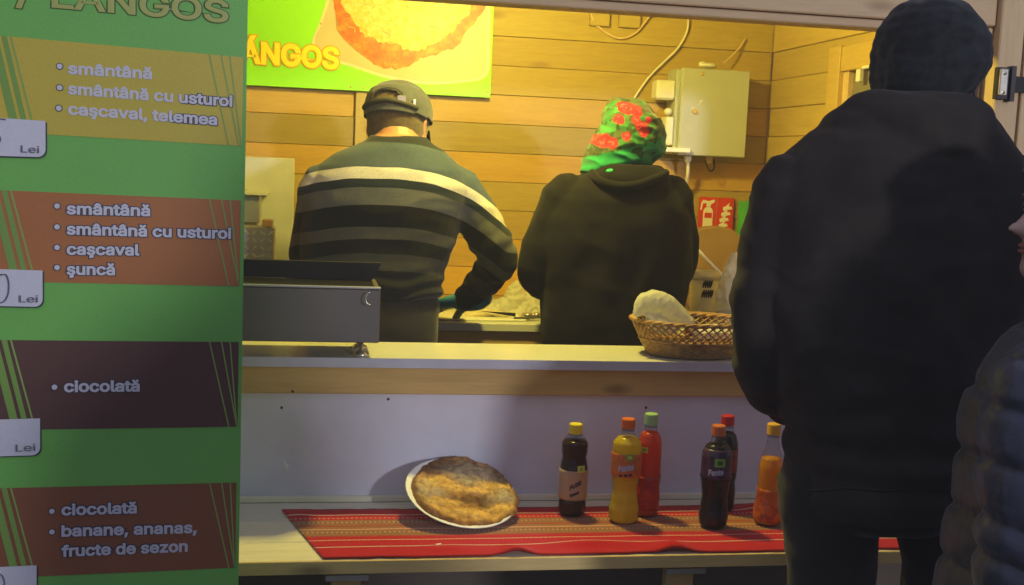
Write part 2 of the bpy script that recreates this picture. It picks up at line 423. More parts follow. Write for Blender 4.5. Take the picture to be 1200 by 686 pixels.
# display shelf
ds = empty('display_shelf', (.3, 2.4, 0), 'low unpainted pine shelf below the counter carrying the red runner and bottles', 'shelf')
for k, (y0, y1) in enumerate([(2.2075, 2.318), (2.3195, 2.452), (2.4535, 2.587)]):
    o = mk('board', box2((-.96, y0, .688), (1.52, y1, .708+.0006*(k-1))), M['shelf'], ds, origin=(.3+k*.4, (y0+y1)/2, .7), bevel=.0015)
    tinted(o, [(1.05, 1.03, .98), (1, 1, 1), (.92, .92, .95)][k])
fe = mk('front_edge', box2((-.96, 2.2, .682), (1.52, 2.2068, .7085)), M['rail'], ds, origin=(.1, 2.2, .69), bevel=.001); tinted(fe, (1.25, 1.35, 1.5))
for px in (407, 803):
    p = at(px, 668, 2.24)
    mk('bracket', join(box2((p.x-.045, 2.24, .664), (p.x+.045, 2.6, .6815)), box2((p.x-.03, 2.27, .02), (p.x+.03, 2.30, .6635))), M['rail'], ds, origin=(p.x, 2.3, .6), bevel=.002)
    mk('bracket_strip', box2((p.x-.043, 2.232, .655), (p.x+.043, 2.2395, .668)), M['steel'], ds, bevel=.001)
    mk('floor_runner', box2((p.x-.035, 2.25, .02), (p.x+.035, 2.6, .0395)), M['underwood'], ds)
# work bench at the back
wb = empty('work_bench', (.5, 3.5, 0), 'pale work bench along the back wall where both vendors prepare food', 'bench')
mk('bench_top', box2((-.9, 3.27, 1.006), (1.5, 3.715, 1.03)), M['white_lam'], wb, origin=(.5, 3.5, 1.02), bevel=.002)
mk('bench_front', box2((-.9, 3.285, .86), (1.5, 3.30, 1.0055)), M['rail'], wb, origin=(.5, 3.3, .93), bevel=.002)
for x in (-.85, .3, 1.45):
    for y in (3.32, 3.68): mk('leg', box2((x-.025, y-.025, .02), (x+.025, y+.025, 1.0055)), M['rail'], wb, origin=(x, y, .5))

# lamps
hl = empty('hanging_bulb', (BULB[0], BULB[1], 2.215), 'bare bulb hanging on a short cord just behind the lintel', 'lamp')
mk('cord', tube([(BULB[0], BULB[1], 2.214), (BULB[0], BULB[1], BULB[2]+.07)], .004, 8), M['white'], hl)
mk('socket', lathe((BULB[0], BULB[1], BULB[2]+.033), [(0, .014), (.01, .017), (.035, .016), (.045, .008)], 16), M['white'], hl)
em, t, b = newmat('bulb_glow'); setp(b, Emission_Strength=8.0); b.inputs['Emission Color'].default_value = (1, .83, .3, 1)
mk('bulb', sphere(BULB, (.027, .027, .030), 16, 12), em, hl, smooth=True)
lamp('bulb_light', BULB, BULB_W, (1, .84, .15), .036, hl)
fo = empty('street_lamp', (LAMP[0], LAMP[1]-.3, 0), 'shaded street lamp standing out in the square facing the stall', 'street lamp')
mk('pole', lathe((LAMP[0], LAMP[1]-.3, 0), [(0, .07), (.3, .05), (2.75, .035), (2.76, .02)], 16), M['darksteel'], fo, smooth=True)
mk('arm', tube([(LAMP[0], LAMP[1]-.3, 2.70), (LAMP[0], LAMP[1]-.1, 2.82), (LAMP[0], LAMP[1], 2.74)], .025, 10, 4), M['darksteel'], fo)
mk('lamp_shade', rings([[Vector((LAMP[0]+r*cos(2*pi*j/20), LAMP[1]+r*sin(2*pi*j/20), z)) for j in range(20)] for z, r in [(2.75, .03), (2.72, .10), (2.60, .2), (2.59, .2), (2.70, .09)]]), M['darksteel'], fo, smooth=True)
lamp('street_light', LAMP, LAMP_W, (.93, .93, 1.0), .20, fo)

# ================================================================== people
HT = [(0.00, .10, .37, .12), (.04, .17, .40, .04), (.09, .23, .405, -.08), (.15, .275, .395, -.22), (.22, .305, .395, -.31), (.30, .33, .385, -.36), (.38, .345, .375, -.39),
      (.46, .355, .35, -.42), (.54, .362, .37, -.445), (.62, .372, .385, -.455), (.70, .375, .37, -.455), (.78, .362, .34, -.44), (.86, .325, .28, -.40), (.93, .25, .18, -.31), (.98, .15, .07, -.20), (1.0, .05, -.03, -.10)]
def headtab(z):
    for i in range(len(HT)-1):
        a, b_ = HT[i], HT[i+1]
        if z <= b_[0]:
            k = (z-a[0])/(b_[0]-a[0]); return [a[j]+(b_[j]-a[j])*k for j in (1, 2, 3)]
    return HT[-1][1:]
def gs(x, m, s): return exp(-((x-m)/s)**2)
def headpoint(th, z, off=0.0, face=True, wid=.93):
    """th: 0 = straight ahead; unit head height"""
    w_, f_, b_ = headtab(z); cy = (f_+b_)/2; d = (f_-b_)/2
    s, c = sin(th), cos(th); e = .9
    x = w_*math.copysign(abs(s)**e, s); y = cy + d*math.copysign(abs(c)**e, c)
    if face and c > 0:
        y += .125*gs(x, 0, .05+.03*max(0, .5-z))*(gs(z, .335, .05) + .62*gs(z, .40, .06) + .35*gs(z, .47, .05))     # nose
        y += .018*gs(x, 0, .20)*gs(z, .56, .03)                                                                   # brow
        y -= .030*(gs(x, .14, .07)+gs(x, -.14, .07))*gs(z, .49, .045)                                             # eye sockets
        y += .026*gs(x, 0, .09)*(gs(z, .235, .018)+gs(z, .190, .020)) - .014*gs(x, 0, .1)*gs(z, .213, .008)      # lips
        y -= .016*gs(x, 0, .15)*gs(z, .145, .022); y += .018*gs(x, 0, .10)*gs(z, .07, .04)                        # chin
        x += math.copysign(.012, x)*gs(abs(x), .2, .1)*gs(z, .36, .06)
    r = Vector((x*wid, y, z)); n = Vector((x, y-cy, (z-.55)*.6 if z > .55 else 0)); 
    if n.length > 0: r += n.normalized()*off
    return r
def head_vf(base, h, R, off=0.0, keep=None, face=True, nt=56, nz=52, z0=0.0, wid=.93):
    base = Vector(base); V = []; Fc = []; P = []
    for i in range(nz+1):
        z = z0+(1-z0)*(i/nz)
        z = z0+(1-z0)*sin(pi/2*(i/nz))**.9 if z0 == 0 else z
        for j in range(nt):
            p = headpoint(2*pi*j/nt, z, off, face, wid); P.append(p); V.append(base + R @ (p*h))
    for i in range(nz):
        for j in range(nt):
            k = (j+1) % nt; q = (i*nt+j, i*nt+k, (i+1)*nt+k, (i+1)*nt+j)
            if keep:
                c = sum((P[a] for a in q), Vector())/4
                if not keep(c): continue
            Fc.append(q)
    if not keep: Fc.append(tuple(range(nt))[::-1])
    Fc.append(tuple(range(nz*nt, (nz+1)*nt)))
    return V, Fc
def ear_vf(base, h, R, side, wid=.93):
    c = Vector((side*.358*wid, -.02, .455)); parts = []
    pts = []
    for k in range(11):
        a = radians(-150+k*30)
        pts.append(base + R @ ((c+Vector((side*(.03+.012*cos(a)), -.05*cos(a)-.012-.02*sin(a), .125*sin(a)+.02)))*h))
    parts.append(tube(pts, .016*h, 8, 1))
    parts.append(sphere(base + R @ ((c+Vector((side*.012, -.01, .01)))*h), (.016*h, .045*h, .10*h), 12, 8, R))
    parts.append(sphere(base + R @ ((c+Vector((side*.012, .012, -.105)))*h), (.014*h, .026*h, .03*h), 8, 6, R))
    return join(*parts)
def remeshed(name, vf, voxel, mat, parent, smooth=4, disp=None, keep=None, attr=None, dec=None):
    v, f = vf
    me = bpy.data.meshes.new(name+'_src'); me.from_pydata([tuple(a) for a in v], [], f)
    bm = bmesh.new(); bm.from_mesh(me)
    bmesh.ops.recalc_face_normals(bm, faces=bm.faces); bm.to_mesh(me); bm.free()
    o = bpy.data.objects.new(name, me); COL.objects.link(o)
    r = o.modifiers.new('r', 'REMESH'); r.mode = 'VOXEL'; r.voxel_size = voxel; r.adaptivity = 0
    if smooth:
        s = o.modifiers.new('s', 'SMOOTH'); s.factor = .6; s.iterations = smooth
    bpy.context.view_layer.update()
    m2 = bpy.data.meshes.new_from_object(o.evaluated_get(bpy.context.evaluated_depsgraph_get()))
    bpy.data.objects.remove(o); bpy.data.meshes.remove(me)
    m2.name = name
    if disp:
        N = [Vector(n.vector) for n in m2.vertex_normals]
        P = [vv.co.copy() for vv in m2.vertices]
        for i, vv in enumerate(m2.vertices): vv.co = P[i] + N[i]*disp(P[i], N[i])
    if keep:
        bm = bmesh.new(); bm.from_mesh(m2)
        bmesh.ops.delete(bm, geom=[q for q in bm.verts if not keep(q.co)], context='VERTS'); bm.to_mesh(m2); bm.free()
    if attr:
        nm, fn = attr; at_ = m2.attributes.new(nm, 'FLOAT_COLOR', 'POINT')
        for i, vv in enumerate(m2.vertices): at_.data[i].color = (*fn(vv.co), 1)
    og = W(parent)
    for vv in m2.vertices: vv.co -= og
    m2.shade_smooth(); m2.materials.clear(); m2.materials.append(mat)
    return link_mesh(name, m2, parent, og)
def folds(amp=.006, s=9, seed=0, vert=1.0, ridge=.5):
    def f(p, n):
        q = Vector((p.x*s+seed, p.y*s, p.z*s*vert))
        a = noise.noise(q)*.8 + noise.noise(q*2.3)*.35
        r = 1-abs(noise.noise(Vector((p.x*s*.9+seed*2, p.y*s*.9, p.z*s*1.7*vert))))*2.2
        return amp*(a + ridge*max(0, r)*1.0)
    return f
def hand_vf(wr, fwd, palm, side=1, s=1.0, curl=.45, spread=.10, rr=1.0):
    """wr wrist point, fwd finger direction, palm palm normal, side +1 = thumb on the +cross side"""
    f = Vector(fwd).normalized(); pn = Vector(palm).normalized(); pn = (pn-f*f.dot(pn)).normalized(); sx = f.cross(pn)*side; wr = Vector(wr)
    parts = []
    R = []
    for t_, wd, th in [(-.02, .026, .020), (0.0, .029, .018), (.03, .037, .016), (.06, .042, .014), (.085, .040, .012), (.093, .034, .008)]:
        R.append([wr+(f*t_+sx*(wd*cos(2*pi*j/16))+pn*(th*sin(2*pi*j/16)))*s for j in range(16)])
    parts.append(rings(R))
    for k, (o_, L) in enumerate([(.030, .072), (.010, .080), (-.010, .074), (-.029, .058)]):
        d = (f + sx*spread*(1.5-k)*.6).normalized(); p = wr+(f*.082+sx*o_)*s; pts = [p-d*.012*s, p]; a = 0
        for sg, fr in enumerate((.45, .31, .24)):
            a += curl*(.8+.15*k)*(.7 if sg == 0 else 1)
            dd = d*cos(a)+pn*sin(a); p = p + dd*L*fr*s; pts.append(p)
        parts.append(tube(pts, [.0095*s*rr, .0098*s*rr, .0088*s*rr, .0082*s*rr, .0068*s*rr], 10, 2))
    p = wr+(f*.02+sx*.024)*s; d = (f*.65+sx*.75+pn*.25).normalized()
    p1 = p+d*.036*s; d2 = (f*.85+sx*.4+pn*.35).normalized(); p2 = p1+d2*.03*s; p3 = p2+(d2+pn*.25).normalized()*.024*s
    parts.append(tube([p, p1, p2, p3], [.014*s, .0115*s, .0102*s, .0078*s], 10, 3))
    return join(*parts)
def facerot(yaw, pitch=0, roll=0):
    """yaw 0 looks away from the camera (+Y); positive pitch looks up; positive yaw turns to -X"""
    return (Matrix.Rotation(yaw, 3, 'Z') @ Matrix.Rotation(pitch, 3, 'X') @ Matrix.Rotation(roll, 3, 'Y'))
def sec(py, xl, xr, Y, df, db, p=2.2, tilt=0.0):
    """torso section measured between two sight lines at depth Y; df toward the camera, db away"""
    a, c = at(xl, py, Y), at(xr, py, Y); m_ = (a+c)/2
    return ellring(m_, (c.x-a.x)/2, df, 36, p, tilt, 0, db)
def legs_vf(hip, hipw, dx, r, foot_y, zfloor=.02, grow=0.0):
    """two legs from the hip centre down to the ankles"""
    out = []
    for s in (-1, 1):
        hx = hip.x+s*hipw; out.append(tube([(hx, hip.y, hip.z+.02), (hx+s*.008, hip.y-.012, hip.z-.20), (hx+s*dx*.6, hip.y-.005, zfloor+.48), (hx+s*dx*.9, hip.y+.02, zfloor+.30), (hx+s*dx, hip.y+.02, zfloor+.09)],
                        [r+grow, r*.94+grow, r*.70+grow, r*.70+grow, r*.50+grow*1.6], 18, 4, round_ends=True))
    return join(*out)
def feet_pts(hip, hipw, dx): return [(hip.x+s*(hipw+dx), hip.y+.02) for s in (-1, 1)]
def shoe_vf(x, y, z, d=1, L=.28, splay=0.0):
    R = []
    for t_, w_, h_ in [(-.30, .022, .03), (-.28, .034, .075), (-.15, .040, .10), (0, .042, .095), (.2, .045, .072), (.45, .050, .055), (.62, .042, .045), (.70, .022, .03)]:
        yy = t_*L
        R.append([Vector((x+w_*cos(2*pi*j/16)+splay*yy, y+d*yy, z+max(.0, h_/2+h_/2*sin(2*pi*j/16)*1.0))) for j in range(16)])
    return rings(R)
def inner_body(name, parent, torso, arms, leg, head, mat, voxel=.0075, hands=()):
    return remeshed(name, join(torso, *arms, leg, *head, *hands), voxel, mat, parent, smooth=2)
def shrink(ringlist, k):
    out = []
    for r in ringlist:
        c = sum(r, Vector())/len(r); out.append([c+(p-c)*k for p in r])
    return out
black_cloth = fabric('black_cloth', (.0075, .0065, .006), .92, .3, 25, 450, .06)
black_jacket = fabric('black_jacket', (.031, .026, .021), .88, .3, 10, 350, .05, .5)
black_trouser = fabric('black_trousers', (.020, .018, .017), .9, .3, 15, 500, .15)
shoe_m = pbr('dark_shoe', (.02, .018, .017), .5)

# ---- vendor in the striped sweater
YM = 3.02
hipc = at(437, 405, YM); 
man = empty('person', (hipc.x, YM, .02), 'man in a grey cap and striped sweater working with his back turned', 'person')
T = [(160, 434, 500, .060, .05), (167, 428, 507, .075, .065), (174, 413, 519, .09, .08), (184, 392, 532, .105, .10), (197, 374, 545, .125, .11), (215, 362, 552, .135, .12), (240, 356, 547, .14, .125), (268, 353, 538, .135, .12),
     (295, 352, 528, .13, .12), (320, 353, 520, .13, .125), (338, 354, 519, .132, .13), (347, 357, 516, .128, .125)]
tor = [sec(y, a, c, YM, f_, b_) for y, a, c, f_, b_ in T]
sh_r = at(533, 222, YM+.0); el_r = at(583, 305, YM+.03); wr_r = at(546, 351, YM+.20)
sh_l = at(378, 222, YM); el_l = at(362, 310, YM+.08); wr_l = at(415, 352, YM+.26)
armR = tube([sh_r, sh_r.lerp(el_r, .5)+Vector((.008, -.004, .01)), el_r, el_r.lerp(wr_r, .55)+Vector((0, 0, -.004)), wr_r], [.067, .058, .053, .044, .034], 18, 5)
armL = tube([sh_l, sh_l.lerp(el_l, .5), el_l, el_l.lerp(wr_l, .6), wr_l], [.064, .056, .05, .042, .033], 18, 5)
hem = tor[-1]
swt = [(0, .165), (.038, .165)]
def lin(c): return tuple(((a/255+.055)/1.055)**2.4 if a > 10 else a/255/12.92 for a in c)
S0 = at(455, 196, YM-.13).z
zz_ = lambda y: at(455, y, YM-.13).z
stripe = [(150, (.02, .025, .028)), (166, (.060, .088, .120)), (196, (.66, .64, .56)), (209, (.018, .028, .036)), (220, (.120, .125, .115)), (240, (.008, .009, .010)), (266, (.080, .080, .062)), (280, (.009, .010, .011)), (297, (.050, .052, .045)), (318, (.012, .014, .017))]
sbounds = [(zz_(y), c) for y, c in stripe]
xc_ = at(448, 230, YM).x
SMIN, SMAX = sbounds[-1][0]-.15, sbounds[0][0]+.05
def sweater_s(p):
    s = p.z + .95*min(.3, max(0, abs(p.x-xc_)-.03))**2*(1.25 if p.x > xc_ else 1.0)
    if p.x > sh_r.x+.03: s += .10*(p.x-sh_r.x-.03)
    v_ = (SMAX-s-.0018*noise.noise(p*18))/(SMAX-SMIN); return (v_, v_, v_)
def knit():
    m, t, b = newmat('knit_stripes'); a = nd(t, 'ShaderNodeAttribute', attribute_name='col')
    st_ = [(max(0, (SMAX-z_)/(SMAX-SMIN)), c) for z_, c in sbounds]; st_[0] = (0, st_[0][1])
    c = ramp(t, a.outputs['Fac'], st_, 'CONSTANT')
    kn = noisen(t, coords(t, (1, 1, 2.2)), 330, 3, .7); c = mix(t, 1.0, c, ramp(t, kn, [(.3, (.6,)*3), (.7, (1.1,)*3)]), 'MULTIPLY')
    c = mix(t, .5, c, ramp(t, noisen(t, coords(t), 14, 4), [(.3, (.6,)*3), (.7, (1, 1, 1))]), 'MULTIPLY')
    t.links.new(c, b.inputs['Base Color']); setp(b, Roughness=.95, Sheen_Weight=.12, Specular_IOR_Level=.15); bumpn(t, b, kn, .6, .002); return m
def man_folds(p, n):
    a = folds(.005, 7, 3, 1.5)(p, n)
    # sag folds gathered at the waist and round the elbow
    a += .004*sin(p.z*150+noise.noise(p*7)*5)*gs(p.z, at(437, 335, YM).z, .05)
    a += .004*sin((p-el_r).length*170+2*noise.noise(p*9))*gs((p-el_r).length, .04, .06)
    return a
remeshed('sweater', join(rings(tor), armR, armL), .0055, knit(), man, 5, man_folds, attr=('col', sweater_s))
hipm = at(437, 402, YM)
trous = [sec(336, 362, 511, YM, .115, .12), sec(352, 360, 514, YM, .125, .125), sec(375, 361, 513, YM, .13, .125), sec(402, 364, 512, YM, .13, .125), ellring((hipm.x, YM, .80), .155, .125, 36, 2.3, 0, 0, .12)]
hip = Vector((hipm.x, YM, .84))
remeshed('trousers', join(rings(trous), legs_vf(hip, .078, .02, .092, 0)), .009, black_trouser, man, 4, folds(.005, 9, 5))
for x, y in feet_pts(hip, .078, .02): mk('shoe', shoe_vf(x, y, .02, 1), shoe_m, man, smooth=True)
HH = .218
hb = at(463, 163, YM+.03); RmH = facerot(radians(-24), radians(-16), radians(-2))
hb = Vector((at(464, 165, YM+.035).x, YM+.050, at(464, 165, YM+.035).z-.070))
mneck = tube([at(463, 182, YM+.01), at(465, 162, YM+.035), at(467, 135, YM+.07)], [.066, .058, .050], 18, 4)
nv = [v2.copy() for r in shrink(tor, .93) for v2 in r]
innerT = rings(shrink(tor[:-1]+[tor[-1]], .93))
armRi = tube([sh_r, sh_r.lerp(el_r, .5), el_r, wr_r], [.052, .048, .042, .026], 16, 4)
armLi = tube([sh_l, sh_l.lerp(el_l, .5), el_l, wr_l], [.052, .046, .040, .026], 16, 4)
fR = Vector((-.62, .50, -.22)); pR = Vector((-.1, -.2, -1))
handL = hand_vf(wr_l, (.3, .9, -.3), (.1, -.1, -1), 1, 1.0, .3, rr=.95)
handR = hand_vf(wr_r, fR, pR, -1, .97, .35, rr=.92)
hipsi = rings([ellring((hipm.x, YM, z), a, .10, 30) for z, a in [(1.12, .13), (1.0, .145), (.9, .145), (.82, .13)]])
remeshed('body', join(innerT, mneck, armRi, armLi, hipsi, legs_vf(hip, .078, .02, .082, 0), head_vf(hb, HH, RmH), ear_vf(hb, HH, RmH, 1), ear_vf(hb, HH, RmH, -1), handL, handR), .0055, M['skin'], man, 2)
remeshed('glove', join(hand_vf(wr_r, fR, pR, -1, 1.10, .35, rr=1.0), tube([wr_r-fR.normalized()*.045, wr_r+fR.normalized()*.01], [.038, .034], 14, 2)), .0032, M['glove'], man, 2, folds(.0015, 40, 2))
mk('hair', head_vf(hb, HH, RmH, .022, keep=lambda c: c.z > .17+.5*max(0, c.y+.22) and (c.y < .10 or c.z > .62) and c.z < .9, face=False), M['hair'], man, smooth=True)
capm = pbr('grey_cap_cloth', (.040, .046, .060), .85, var=.25, vs=30, bump=.4, bs=500, sheen=.2)
def capkeep(c):
    lo = .575 - .10*(-c.y) + .02
    if c.z < lo: return False
    # half-moon opening at the back, above the strap
    if c.y < -.15 and (c.x+.02)**2/.18**2 + (c.z-.70)**2/.115**2 < 1 and c.z > .695: return False
    return True
cp = mk('cap', head_vf(hb, HH, RmH, .05, keep=capkeep, face=False, nt=72, nz=64), capm, man, smooth=True)
mo = cp.modifiers.new('thick', 'SOLIDIFY'); mo.thickness = .0022; mo.offset = 1
darkcap = pbr('dark_cap_trim', (.03, .03, .026), .8, var=.2)
def capP(th, z, off=.062): return hb + RmH @ (headpoint(th, z, off, False)*HH)
mk('cap_strap', tube([capP(pi+a*.1, .665-.004*abs(a)) for a in range(-9, 10)], .008, 8, 1, 1.0), darkcap, man, smooth=True)
mk('cap_opening_piping', tube([hb+RmH@(headpoint(pi+a*.062, .70+.115*sqrt(max(0, 1-(a/8)**2)), .056, False)*HH) for a in range(-8, 9)], .0028, 6), darkcap, man, smooth=True)
for th0, z0_, m_, sz in ((-.42, .675, chrome, (.022, .006, .017)), (-.80, .66, M['steel'], (.008, .005, .02))):
    p = capP(pi-th0*1.0 if False else pi+th0, z0_, .085); dirv = (p-(hb+RmH@Vector((0, 0, .67*HH)))).normalized()
    mk('cap_buckle', box(p, sz, rz=math.atan2(dirv.x, -dirv.y)), m_, man, bevel=.001)
vis = []
for r_ in range(7):
    row = []
    for a in range(-6, 7):
        base_ = headpoint(a*.145, .60, .05, False)*HH
        row.append(hb+RmH@(base_+Vector((0, .012*r_*cos(a*.2), -.0035*r_-.0009*r_*r_*.6 - .0015*abs(a)))))
    vis.append(row)
Vv = [p for r_ in vis for p in r_]; Fv = [(i*13+j, i*13+j+1, (i+1)*13+j+1, (i+1)*13+j) for i in range(6) for j in range(12)]
vz = mk('cap_visor', (Vv, Fv), darkcap, man, smooth=True); mo = vz.modifiers.new('thick', 'SOLIDIFY'); mo.thickness = .003

# ---- vendor in the black hoodie and flowered headscarf
YW = 3.02
hw = at(716, 405, YW)
wom = empty('person', (hw.x, YW, .02), 'woman in a black hoodie with a green flowered headscarf, back turned', 'person')
T = [(190, 706, 756, .05, .05), (197, 699, 764, .06, .06), (203, 692, 771, .078, .07), (211, 676, 782, .095, .085), (221, 660, 793, .115, .10), (236, 646, 801, .128, .11), (258, 636, 806, .135, .12),
     (285, 632, 809, .135, .12), (312, 633, 809, .13, .12), (338, 635, 805, .13, .12), (365, 636, 799, .13, .125), (392, 636, 796, .132, .128), (412, 637, 796, .13, .128)]
tor = [sec(y, a, c, YW, f_, b_, 2.3) for y, a, c, f_, b_ in T]
shl = at(664, 234, YW); ell = at(630, 318, YW+.03); wl = at(655, 350, YW+.27)
shr = at(784, 234, YW); elr = at(790, 318, YW+.04); wrr = at(752, 352, YW+.27)
aL = tube([shl, shl.lerp(ell, .5)+Vector((-.008, 0, .006)), ell, ell.lerp(wl, .5), wl], [.068, .061, .055, .046, .036], 18, 5)
aR = tube([shr, shr.lerp(elr, .5)+Vector((.008, 0, .006)), elr, elr.lerp(wrr, .5), wrr], [.068, .061, .055, .046, .036], 18, 5)
hood = []
for k, (y, a, c, f_, b_) in enumerate([(193, 704, 772, .072, .05), (199, 696, 779, .085, .05), (206, 690, 783, .096, .05), (214, 694, 781, .10, .05), (222, 705, 772, .095, .05)]):
    hood.append(sec(y, a, c, YW-.02, f_, b_, 2.2))
def wfold(p, n):
    a = folds(.0055, 7, 11, 1.0, .7)(p, n)
    a += .004*sin(p.x*60+noise.noise(p*6)*4)*gs(p.z, at(716, 300, YW).z, .12)
    return a
remeshed('hoodie', join(rings(tor), aL, aR, rings(hood)), .0065, black_cloth, wom, 3, wfold)
mk('hood_edge', tube(crom([at(x, y, YW-dy) for x, y, dy in [(694, 203, .05), (702, 211, .10), (722, 218, .125), (745, 217, .125), (766, 210, .11), (780, 203, .06)]], 4), .011, 10), black_cloth, wom, smooth=True)
hip = Vector((hw.x, YW, .84))
remeshed('trousers', join(rings([ellring((hw.x, YW, z), a, .12, 32) for z, a in [(1.06, .145), (.98, .15), (.88, .155), (.80, .14)]]), legs_vf(hip, .08, .015, .09, 0)), .009, black_trouser, wom, 4, folds(.005, 9, 8))
for x, y in feet_pts(hip, .08, .015): mk('shoe', shoe_vf(x, y, .02, 1, .25), shoe_m, wom, smooth=True)
RwH = facerot(radians(14), radians(-24), radians(6))
hb2 = Vector((at(734, 197, YW+.04).x, YW+.05, at(738, 197, YW+.04).z-.035))
HW = .185
remeshed('body', join(rings(shrink(tor, .92)), tube([at(731, 205, YW), at(733, 180, YW+.02), at(735, 165, YW+.03)], [.052, .05, .05], 16, 3), tube([shl, ell, wl], [.05, .042, .025], 16, 6), tube([shr, elr, wrr], [.05, .042, .025], 16, 6),
        legs_vf(hip, .08, .015, .08, 0), rings([ellring((hw.x, YW, z), a, .10, 30) for z, a in [(1.12, .13), (.95, .14), (.82, .13)]]), head_vf(hb2, HW, RwH),
        ear_vf(hb2, HW, RwH, 1), ear_vf(hb2, HW, RwH, -1), hand_vf(wl, (.35, .9, -.3), (0, -.2, -1), 1, .9, .3, rr=.95), hand_vf(wrr, (-.3, .9, -.3), (0, -.2, -1), -1, .9, .3, rr=.95)), .0065, M['skin_pale'], wom, 2)
# headscarf: cloth pulled up to a blunt peak, lower green border sweeping up to the right
SC = [(201, 690, 758, .06, .05), (196, 682, 768, .082, .075), (188, 681, 775, .098, .09), (178, 686, 777, .105, .10), (166, 693, 777, .108, .105), (154, 699, 775, .105, .105), (143, 704, 771, .098, .10), (133, 708, 764, .085, .09), (125, 711, 757, .07, .075), (119, 715, 751, .05, .055), (116, 720, 745, .03, .035)]
scr = []
for i, (y, a, c, f_, b_) in enumerate(SC):
    ti = .20 if i < 4 else .20*(1-(i-3)/8)
    r0 = sec(y, a, c, YW+.02, f_, b_, 2.1, 0)
    c0 = sum(r0, Vector())/len(r0)
    scr.append([p+Vector((0, 0, (p.x-c0.x)*ti*1.2)) for p in r0])
roses = [(737, 126, 8), (748, 130, 6.5), (728, 139, 6), (750, 148, 7), (754, 155, 6.5), (735, 160, 5), (712, 165, 8), (706, 161, 5), (745, 140, 5), (720, 168, 6), (760, 141, 4.5), (743, 128, 6)]
rosesw = [(at(x, y, YW-.08), r*.0023) for x, y, r in roses]
leaves = [(at(x, y, YW-.08), r*.0023) for x, y, r in [(717, 124, 6), (710, 140, 6), (722, 147, 7), (742, 152, 8), (765, 142, 7), (768, 158, 7), (730, 130, 6), (757, 165, 6), (700, 168, 6), (742, 165, 6), (714, 152, 6)]]
zb = at(735, 174, YW-.08).z
def scarf_col(p):
    border = p.z - .30*(p.x-at(735, 170, YW-.08).x) < zb + .004*noise.noise(p*30)
    n = noise.noise(p*55)
    if border:
        if n > .28 and p.x > at(725, 175, YW).x: return (.015, .05, .022)
        return (.014, .27, .115)
    col = (.075, .105, .035) if n > -.05 else (.035, .05, .02)
    if noise.noise(p*33+Vector((5, 5, 5))) > .18: col = (.03, .17, .05)
    q2 = Vector((p.x, 0, p.z))
    for c, r in leaves:
        d = (q2-Vector((c.x, 0, c.z))).length + .004*noise.noise(p*70)
        if d < r: col = (.03, .07, .02) if n > 0 else (.05, .25, .07)
    for c, r in rosesw:
        d = (q2-Vector((c.x, 0, c.z))).length + .005*noise.noise(p*60)
        if d < r: col = (.48, .018, .04) if noise.noise(p*110) > -.12 else ((.60, .10, .12) if d < r*.6 else (.28, .01, .02))
    return col
remeshed('headscarf', rings(scr), .0028, attrmat('scarf_print', 'col', .75, .2, 700, .3, .12), wom, 2, lambda p, n: .005*noise.noise(p*14)+.0045*(1-3*abs(noise.noise(Vector((p.x*16+p.z*10, p.y*12, p.z*34))))), attr=('col', scarf_col))
mk('scarf_knot', join(sphere(at(716, 201, YW-.085), (.014, .008, .007), 12, 8), tube([at(716, 201, YW-.08), at(708, 205, YW-.075), at(703, 204, YW-.07)], [.011, .008, .004], 8, 3, .5)), pbr('green_cotton', (.02, .36, .16), .8, bump=.3, bs=300), wom, smooth=True)

